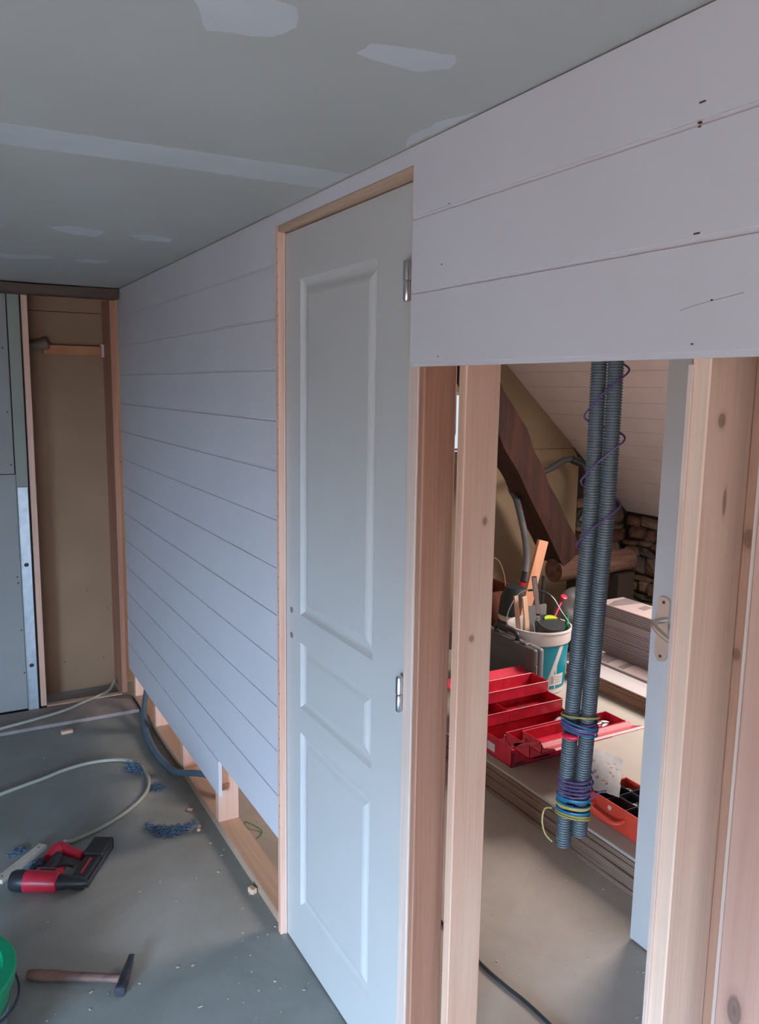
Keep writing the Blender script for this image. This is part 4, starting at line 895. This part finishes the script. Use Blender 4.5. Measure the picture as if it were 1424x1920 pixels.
# ---- conduit bundle hanging in the opening
cdt_base = (0.045, 0.93, 0.90)
def corr(bm, path, r, pitch=0.0043):
    P = smoothpts(path, 24); out = []; R = []
    # resample by arc length
    acc = [0]
    for a, b in zip(P, P[1:]): acc.append(acc[-1]+(b-a).length)
    Lt = acc[-1]; n_ = int(Lt/pitch); j = 0
    for k in range(n_*4+1):
        s_ = Lt*k/(n_*4)
        while j < len(acc)-2 and acc[j+1] < s_: j += 1
        t_ = (s_-acc[j])/max(1e-9, acc[j+1]-acc[j]); out.append(P[j].lerp(P[j+1], t_)); R.append(r if k % 4 in (1, 2) else r*0.86)
    tube(bm, out, R, 22); return bm
pathL = [(0.045, 0.934, 2.05), (0.045, 0.934, 1.68), (0.047, 0.937, 1.465), (0.048, 0.949, 1.25), (0.048, 0.958, 1.06), (0.047, 0.960, 0.985), (0.046, 0.958, 0.880)]
pathR = [(0.056, 0.911, 2.05), (0.056, 0.911, 1.68), (0.058, 0.914, 1.465), (0.060, 0.9255, 1.25), (0.061, 0.934, 1.06), (0.061, 0.937, 0.990), (0.062, 0.938, 0.905)]
o = obj('corrugated_conduit', corr(B(), pathL, 0.0128), M['conduit'], smooth=False); rebase(o, (0.046, 0.958, 0.88)); tag(o, 'left and longer of the two grey corrugated conduits hanging in the opening', 'conduit')
o = obj('corrugated_conduit', corr(B(), pathR, 0.0128), M['conduit'], smooth=False); rebase(o, (0.062, 0.938, 0.905)); tag(o, 'right and shorter of the two grey corrugated conduits hanging in the opening', 'conduit')
def centre(z):
    ps = [(2.05, .0505, .921), (1.68, .0505, .921), (1.465, .0525, .924), (1.25, .054, .9355), (1.06, .0545, .946), (0.985, .054, .9485), (0.88, .054, .948)]
    for a, b in zip(ps, ps[1:]):
        if b[0] <= z <= a[0]:
            t_ = (a[0]-z)/(a[0]-b[0]); return Vector((a[1]+(b[1]-a[1])*t_, a[2]+(b[2]-a[2])*t_, z))
    return Vector((ps[-1][1], ps[-1][2], z))
du = Vector((0.011, -0.026, 0)).normalized(); dv = Vector((-du.y, du.x, 0))
def loop_pts(z0, z1, turns, ph=0.0, amp=0.0, slack=0.0, rr_=0.0):
    P = []; n_ = int(turns*26)
    for k in range(n_+1):
        a = ph+2*PI*turns*k/n_; z = z0+(z1-z0)*k/n_+amp*math.sin(a+ph)
        c = centre(z); P.append(c+du*math.cos(a)*(0.0275+rr_+slack*max(0, math.cos(a*0.5))**2)+dv*math.sin(a)*(0.0162+rr_))
    return P
WIRES = [('purple', 1.112, 1.092, 4.0, 0.3, 0.005, 0.001), ('blue', 1.108, 1.088, 3.0, 1.4, -0.003, 0.003), ('yellow', 1.118, 1.110, 1.3, 2.0, 0.006, 0.004), ('purple', 1.104, 1.094, 2.5, 2.6, -0.004, 0.003)]
for nm, za, zb, tn, ph, am, rr_ in WIRES:
    o = obj('binding_wire', tube(B(), loop_pts(za, zb, tn, ph, am, rr_=rr_), 0.0017, 6), M[nm], smooth=True); rebase(o, (0.054, 0.944, zb)); tag(o, {'purple': ('purple wire wound in several turns round the middle of the conduits' if tn > 3 else 'purple wire crossing over the others at the middle of the conduits'), 'blue': 'blue wire wound round the middle of the conduits above the red tape', 'yellow': 'yellow wire wound once round the middle of the conduits'}[nm], 'wire', 'wires wound round the middle of the conduits' if nm == 'purple' else None)
o = obj('binding_wire', tube(B(), loop_pts(1.012, 0.980, 5.0, 0.5, 0.007, 0.004), 0.0017, 6), M['purple'], smooth=True); rebase(o, (0.054, 0.948, 0.98)); tag(o, 'purple wire wound several times round the lower end of the conduits', 'wire')
for za, zb, ph in ((0.966, 0.955, 0.2), (0.952, 0.945, 1.1), (0.975, 0.968, 0.8)):
    o = obj('binding_wire', tube(B(), loop_pts(za, zb, 2.6, ph, 0.003, rr_=0.001), 0.0017, 6), M['blue'], smooth=True); rebase(o, (0.054, 0.948, zb)); tag(o, {0.2: 'middle', 1.1: 'lowest', 0.8: 'highest'}[ph]+' of the three blue coils near the bottom end of the conduits', 'wire', 'blue coils at the bottom of the conduits')
for za, zb, ph in ((0.961, 0.957, 0.9), (0.945, 0.936, 2.1)):
    o = obj('binding_wire', tube(B(), loop_pts(za, zb, 2.1, ph, 0.003, rr_=0.0022), 0.0017, 6), M['yellow'], smooth=True); rebase(o, (0.054, 0.948, zb)); tag(o, {0.9: 'upper', 2.1: 'lower'}[ph]+' yellow coil near the bottom end of the conduits', 'wire', 'yellow coils at the bottom of the conduits')
simple_tube_thing('loose_wire', 'yellow wire tail hanging in a loop left of the conduit ends', 'wire', [(0.03, 0.972, 0.945), (0.025, 0.985, 0.938), (0.022, 0.986, 0.915), (0.025, 0.980, 0.895), (0.032, 0.970, 0.884)], 0.0015, M['yellow'], sm=5)
simple_tube_thing('loose_wire', 'purple wire tail sticking out right of the lower winding', 'wire', [(0.06, 0.918, 0.978), (0.062, 0.90, 0.998), (0.063, 0.885, 1.008)], 0.0015, M['purple'], sm=5)
o = obj('red_tape', tube(B(), [centre(1.082)-dv*0.019-du*0.020, centre(1.082)-dv*0.0215-du*0.014, centre(1.083)-dv*0.0215+du*0.002, centre(1.084)-dv*0.019+du*0.008], [0.002, 0.0052, 0.005, 0.002], 10), M['tape'], smooth=True); rebase(o, (0.05, 0.95, 1.066)); tag(o, 'short piece of shiny red tape on the front of the conduits', 'tape')
# purple wire spiralling loosely down the top half
bm = B(); P = []
for k in range(0, 92):
    a = 2.5-2*PI*3.1*k/91; z = 1.70-(1.70-1.385)*k/91; c = centre(z); P.append(c+du*math.cos(a)*(0.0270+0.006*max(0, abs(math.cos(a)))**4)+dv*math.sin(a)*0.0160+Vector((0, 0, 0.010*math.cos(a))))
tube(bm, P, 0.0016, 6); o = obj('spiral_wire', bm, M['purple'], smooth=True); rebase(o, (0.052, 0.925, 1.385)); tag(o, 'dull purple wire spiralling loosely round the upper part of the conduits', 'wire')

# ================================================================ LEFT ROOM THINGS
# ---- air hose
simple_tube_thing('air_hose', 'cream air hose looping across the floor to the red nail gun', 'hose', [(-0.521, 2.861, 0.034), (-0.505, 2.875, 0.022), (-0.482, 2.90, 0.009), (-0.384, 2.944, 0.008), (-0.271, 3.024, 0.008), (-0.185, 3.12, 0.008), (-0.145, 3.22, 0.008), (-0.136, 3.33, 0.008), (-0.16, 3.43, 0.008), (-0.22, 3.485, 0.008), (-0.328, 3.51, 0.008), (-0.44, 3.49, 0.008), (-0.53, 3.449, 0.008), (-0.70, 3.384, 0.008), (-1.0, 3.24, 0.008), (-1.6, 3.1, 0.008)], 0.0075, M['hose'], seg=10, sm=7)
simple_tube_thing('air_hose', 'cream hose running from the niche over the floor board to the left', 'hose', [(-0.062, 4.36, 0.055), (-0.10, 4.30, 0.030), (-0.17, 4.235, 0.030), (-0.26, 4.18, 0.028), (-0.35, 4.12, 0.027), (-0.50, 4.065, 0.0268), (-0.66, 4.02, 0.0268), (-0.9, 3.96, 0.020), (-1.3, 3.9, 0.008)], 0.0075, M['hose'], seg=10, sm=7)
# ---- blue-grey duct at the foot of the cladding
simple_tube_thing('flexible_duct', 'blue-grey flexible duct curving out from under the wall boards', 'duct', [(0.055, 4.06, 0.16), (0.025, 4.00, 0.095), (-0.016, 3.87, 0.050), (-0.045, 3.70, 0.020), (-0.055, 3.52, 0.0150), (-0.052, 3.40, 0.0150), (-0.038, 3.27, 0.019), (-0.026, 3.20, 0.032), (0.022, 3.10, 0.062), (0.055, 3.01, 0.080), (0.10, 2.90, 0.06)], 0.0135, M['bluehose'], seg=12, sm=7)
# ---- nail gun lying on its side
ng = thing('nail_gun', 'red and black pneumatic nail gun lying on its side on the concrete', 'nail gun', (-0.56, 2.68, 0))
def cyl(bm, a, b, r0, r1=None, seg=20): return tube(bm, [a, b], [r0, r1 or r0], seg)
a = Vector((-0.712, 2.698, 0.036)); b = Vector((-0.500, 2.578, 0.034)); d = b-a
P = [a+d*f for f in (0, .02, .06, .17, .21)]; obj('rear_cap', tube(B(), P, [0.018, 0.029, 0.0335, 0.0345, 0.0335], 20), M['black'], ng, smooth=True)
P = [a+d*f for f in (.19, .21, .25, .60, .64, .66)]; obj('cylinder_housing', tube(B(), P, [0.028, 0.0345, 0.0345, 0.0325, 0.031, 0.02], 24), M['gunred'], ng, smooth=True)
M4g = frame4(a+d*0.42, d, (0, 0, 1))
obj('housing_bridge', box(B(), -0.035, 0.055, 0.012, 0.052, -0.018, 0.020, 0.007, M4=M4g, seg=2), M['gunred'], ng, smooth=True)
obj('name_plate', box(B(), -0.018, 0.034, 0.022, 0.040, 0.0195, 0.0215, 0.0005, M4=M4g), M['black'], ng)
P = [a+d*f for f in (.64, .68, .80, .97, 1.04)]; obj('nose', tube(B(), P, [0.024, 0.026, 0.020, 0.018, 0.010], 14), M['black'], ng, smooth=True)
obj('grip', tube(B(), smoothpts([(-0.612, 2.690, 0.034), (-0.585, 2.72, 0.032), (-0.566, 2.755, 0.030), (-0.553, 2.79, 0.029)], 5), [0.015+0.006*math.sin(PI*i/15) for i in range(16)], 14), M['blackrub'], ng, smooth=True)
gb = B(); tube(gb, smoothpts([(-0.585, 2.785, 0.028), (-0.560, 2.815, 0.030), (-0.535, 2.825, 0.030), (-0.510, 2.79, 0.028), (-0.478, 2.755, 0.026)], 5), [0.016+0.011*math.exp(-((i-7)/5)**2) for i in range(21)], 14); obj('grip_base', gb, M['gunred'], ng, smooth=True)
obj('trigger', tube(B(), smoothpts([(-0.575, 2.668, 0.034), (-0.562, 2.690, 0.034), (-0.545, 2.70, 0.034)], 4), 0.006, 8), M['gunred'], ng, smooth=True)
obj('trigger_arm', tube(B(), smoothpts([(-0.58, 2.70, 0.04), (-0.545, 2.70, 0.042), (-0.52, 2.68, 0.04)], 4), 0.005, 8), M['black'], ng, smooth=True)
ma = Vector((-0.520, 2.590, 0.024)); mb = Vector((-0.395, 2.800, 0.024)); M4m = frame4(ma, mb-ma, (0, 0, 1)); Lm = (mb-ma).length
mg = obj('magazine', box(B(), 0, Lm, -0.020, 0.034, -0.018, 0.014, 0.005, M4=M4m, seg=2), M['black'], ng)
obj('magazine_rail', box(B(), 0.01, Lm-0.01, -0.030, -0.018, -0.016, 0.004, 0.002, M4=M4m), M['iron'], ng)
obj('magazine_cover', box(B(), Lm*0.62, Lm+0.012, -0.028, 0.044, -0.022, 0.022, 0.006, M4=M4m, seg=2), M['black'], ng)
obj('red_indicator', box(B(), Lm*0.18, Lm*0.55, 0.004, 0.011, 0.0135, 0.0155, 0.0005, M4=M4m), M['gunred'], mg)
cp = obj('air_coupling', tube(B(), [(-0.538, 2.832, 0.031), (-0.532, 2.845, 0.032), (-0.521, 2.862, 0.034)], [0.011, 0.0115, 0.009], 12), M['steel'], ng, smooth=True)
# ---- lath with two nails
lt = thing('wooden_lath', 'pale wooden lath beside the nail gun at the left edge', 'lath', (-0.66, 2.83, 0))
M4l = frame4((-0.745, 2.757, 0.0), (0.155, 0.155, 0), (0, 0, 1)); Ll = 0.222
obj('wood', box(B(), 0, Ll, -0.016, 0.016, 0.0006, 0.016, 0.001, M4=M4l), M['lath'], lt)
for x in (0.018, Ll-0.025): obj('nail', box(B(), x-0.003, x+0.003, -0.0015, 0.0015, 0.0155, 0.0175, M4=M4l), M['nail'], lt)
# ---- hammer
hm = thing('hammer', 'old hammer with a worn brown wooden handle and dark iron head', 'hammer', (-0.56, 2.14, 0))
M4h = frame4((-0.705, 2.240, 0.0), (0.232, -0.140, 0), (0, 0, 1))
hp_ = [(0.0, 0.011), (0.015, 0.0135), (0.06, 0.0145), (0.12, 0.0120), (0.20, 0.0110), (0.285, 0.0105)]
bm = B(); rings = []
for (x, r_) in hp_: rings.append([bm.verts.new((x, r_*1.15*math.cos(2*PI*k/14), 0.0155+r_*math.sin(2*PI*k/14))) for k in range(14)])
for q1, q2 in zip(rings, rings[1:]):
    for k in range(14): bm.faces.new((q1[k], q1[(k+1) % 14], q2[(k+1) % 14], q2[k]))
bm.faces.new(rings[0]); bm.faces.new(rings[-1]); bmesh.ops.transform(bm, matrix=M4h, verts=bm.verts); obj('handle', bm, M['handle'], hm, smooth=True)
# head: striking face towards the camera side, flat pein away
ax_h = M4h @ Vector((0.272, 0, 0.016)); hd_ = (Vector((-0.402, 2.165, 0))-Vector((-0.478, 2.005, 0))).normalized()
M4k = frame4(ax_h, hd_, (0, 0, 1)); bm = B(); rings = []
for (x, wy, hz, zo) in ((-0.052, 0.0125, 0.0135, 0), (-0.050, 0.0145, 0.0150, 0), (-0.036, 0.0145, 0.0150, 0), (-0.030, 0.0125, 0.0130, 0), (-0.014, 0.0130, 0.0135, 0), (0.014, 0.0130, 0.0135, 0), (0.024, 0.0120, 0.0115, 0), (0.060, 0.0095, 0.0060, 0.004), (0.086, 0.0080, 0.0018, 0.008)):
    rg = []
    for k in range(16):
        a_ = 2*PI*(k+.5)/16; c, s = math.cos(a_), math.sin(a_); q = max(abs(c), abs(s))**0.75
        rg.append(bm.verts.new((x, wy*c/q, zo+hz*s/q)))
    rings.append(rg)
for q1, q2 in zip(rings, rings[1:]):
    for k in range(16): bm.faces.new((q1[k], q1[(k+1) % 16], q2[(k+1) % 16], q2[k]))
bm.faces.new(rings[0]); bm.faces.new(rings[-1]); bmesh.ops.transform(bm, matrix=M4k, verts=bm.verts); obj('head', bm, M['iron'], hm, smooth=True)
# ---- green bucket at the left edge
GXc, GYc, GR, GH = -0.928, 1.960, 0.183, 0.28
gb_ = thing('green_bucket', 'green plastic builder bucket cut by the left edge of the picture', 'bucket', (GXc, GYc, 0))
bm = B(); lathe(bm, [(0, 0.001), (0.128, 0.001), (0.134, 0.008), (GR-0.010, GH-0.03), (GR-0.004, GH-0.028), (GR, GH-0.004), (GR-0.004, GH), (GR-0.030, GH), (GR-0.033, GH-0.010), (0.128, 0.010), (0, 0.008)], GXc, GYc, 64); obj('body', bm, M['green'], gb_, smooth=True)
bm = B(); lathe(bm, [(0, 0.11), (0.137, 0.11), (0.1375, 0.116), (0, 0.120)], GXc, GYc, 40); obj('dried_mortar', bm, M['mortar'], gb_, smooth=True)
bm = B()
for k in range(60):
    a_ = random.uniform(0, 2*PI); t = bmesh.new(); bmesh.ops.create_icosphere(t, subdivisions=1, radius=random.uniform(0.001, 0.003)); merge(bm, t, 0, Matrix.Translation((GXc+(GR-0.02)*math.cos(a_), GYc+(GR-0.02)*math.sin(a_), GH-random.uniform(0, 0.006))))
obj('splatter', bm, M['nail'], gb_, kind='stuff')
P = [(GXc+(GR+0.002)*math.cos(a_), GYc+(GR+0.002)*math.sin(a_)*1.0, GH-0.03-0.05*math.sin((a_+PI/2)/(PI)*PI)) for a_ in [(-PI/2+PI*k/24) for k in range(25)]]
obj('handle_shadow_line', tube(B(), P, 0.0035, 8), M['iron'], gb_, smooth=True)  # dark handle kept tight to the body to draw a shadow line there
bm = B(); prev = None
for k in range(41):
    a_ = -PI/2+PI*k/40; cur = []
    for q in range(4):
        z_ = 0.10+0.10*q/3; r_ = 0.134+(GR-0.010-0.134)*(z_-0.008)/(GH-0.038)+0.001; cur.append(bm.verts.new((GXc+r_*math.cos(a_), GYc+r_*math.sin(a_), z_)))
    if prev:
        for q in range(3): bm.faces.new((prev[q], cur[q], cur[q+1], prev[q+1]))
    prev = cur
obj('paper_band', bm, plain('blue_grey_label', (0.16, 0.22, 0.27), 0.5), gb_, smooth=True)
# ---- blue fibre tufts
def tuft(label, cx_, cy_, sx, sy, sz, n_, ang=0.0, shape=None):
    bm = B()
    ca, sa = math.cos(ang), math.sin(ang)
    for _ in range(n_):
        u, v = random.gauss(0, .42), random.gauss(0, .42)
        if shape == 'u': v = v*0.45-0.55+1.0*u*u
        u = max(-1.1, min(1.1, u)); v = max(-1.1, min(1.2, v)); z = abs(random.gauss(0, .45))*sz*(1-0.5*min(1, u*u+v*v))+0.002
        p = Vector((cx_+(u*sx)*ca-(v*sy)*sa, cy_+(u*sx)*sa+(v*sy)*ca, z)); pts = [p]
        dd = Vector((random.uniform(-1, 1), random.uniform(-1, 1), random.uniform(-.3, .5)))*0.0055
        for k in range(3):
            p = p+dd+Vector((random.uniform(-1, 1), random.uniform(-1, 1), random.uniform(-.6, .6)))*0.004; p.z = max(0.0015, min(p.z, sz*1.2)); pts.append(p.copy())
        tube(bm, pts, [0.0010, 0.0016, 0.0013, 0.0006], 3)
    o_ = obj('fibre_tuft', bm, M['tuft'], kind='stuff'); rebase(o_, (cx_, cy_, 0)); tag(o_, label, 'insulation')
tuft('blue fibre tuft beside the far bend of the cream air hose', -0.165, 3.375, 0.022, 0.055, 0.022, 700, 0.1)
tuft('small blue fibre scrap just inside the hose bend', -0.128, 3.17, 0.028, 0.030, 0.010, 300, 0.3)
tuft('largest horseshoe-shaped blue fibre clump on the concrete near the plate', -0.162, 2.83, 0.080, 0.050, 0.020, 1500, -0.42, 'u')
tuft('blue fibre wisp between the lath and the nail gun', -0.615, 2.80, 0.030, 0.028, 0.012, 380, 0.5)
tuft('faint blue fibre wisp behind the pale lath', -0.67, 2.92, 0.030, 0.012, 0.008, 160, 0.5)
# ---- wooden blocks and chips
def block(label, x, y, sx, sy, sz, ang, mat):
    o_ = obj('wood_block', box(B(), -sx/2, sx/2, -sy/2, sy/2, 0.0006, sz, 0.0008), mat); o_.location = (x, y, 0); o_.rotation_euler = (0, 0, ang); tag(o_, label, 'wood offcut')
block('small pinkish wood block on the concrete in front of the far floor board', -0.372, 3.895, 0.052, 0.022, 0.016, 0.08, M['pine'])
block('small wooden cube lying against the bottom plate near the door', -0.018, 2.325, 0.018, 0.026, 0.018, 0.3, M['slat'])
block('tiny wood chip right of the horseshoe fibre clump', -0.062, 2.78, 0.012, 0.030, 0.010, -0.4, M['slat'])
block('tiny wood chip behind the horseshoe fibre clump', -0.055, 2.93, 0.016, 0.020, 0.006, 0.9, M['slat'])
block('thick wood offcut under the blue-grey duct by the bottom plate', 0.030, 3.335, 0.05, 0.045, 0.0332, 0.2, M['pine_y']) if False else None
bm = B()
for _ in range(230):
    if random.random() < 0.62: x = random.uniform(-0.9, 0.0); y = random.uniform(1.7, 3.7)
    else: x = random.uniform(0.1, 1.05); y = random.uniform(1.3, 2.8)
    if -0.72 < x < -0.12 and 2.55 < y < 3.6: continue
    s_ = random.uniform(0.001, 0.0042); a_ = random.uniform(0, PI); M4 = Matrix.Translation((x, y, 0.001)) @ Matrix.Rotation(a_, 4, 'Z'); box(bm, -s_*random.uniform(.6, 2), s_, -s_*.5, s_*.5, -0.0006, 0.0008, M4=M4)
tag(obj('sawdust_chips', bm, M['dust'], kind='stuff'), 'scattered pale sawdust chips over the concrete floor', 'sawdust')
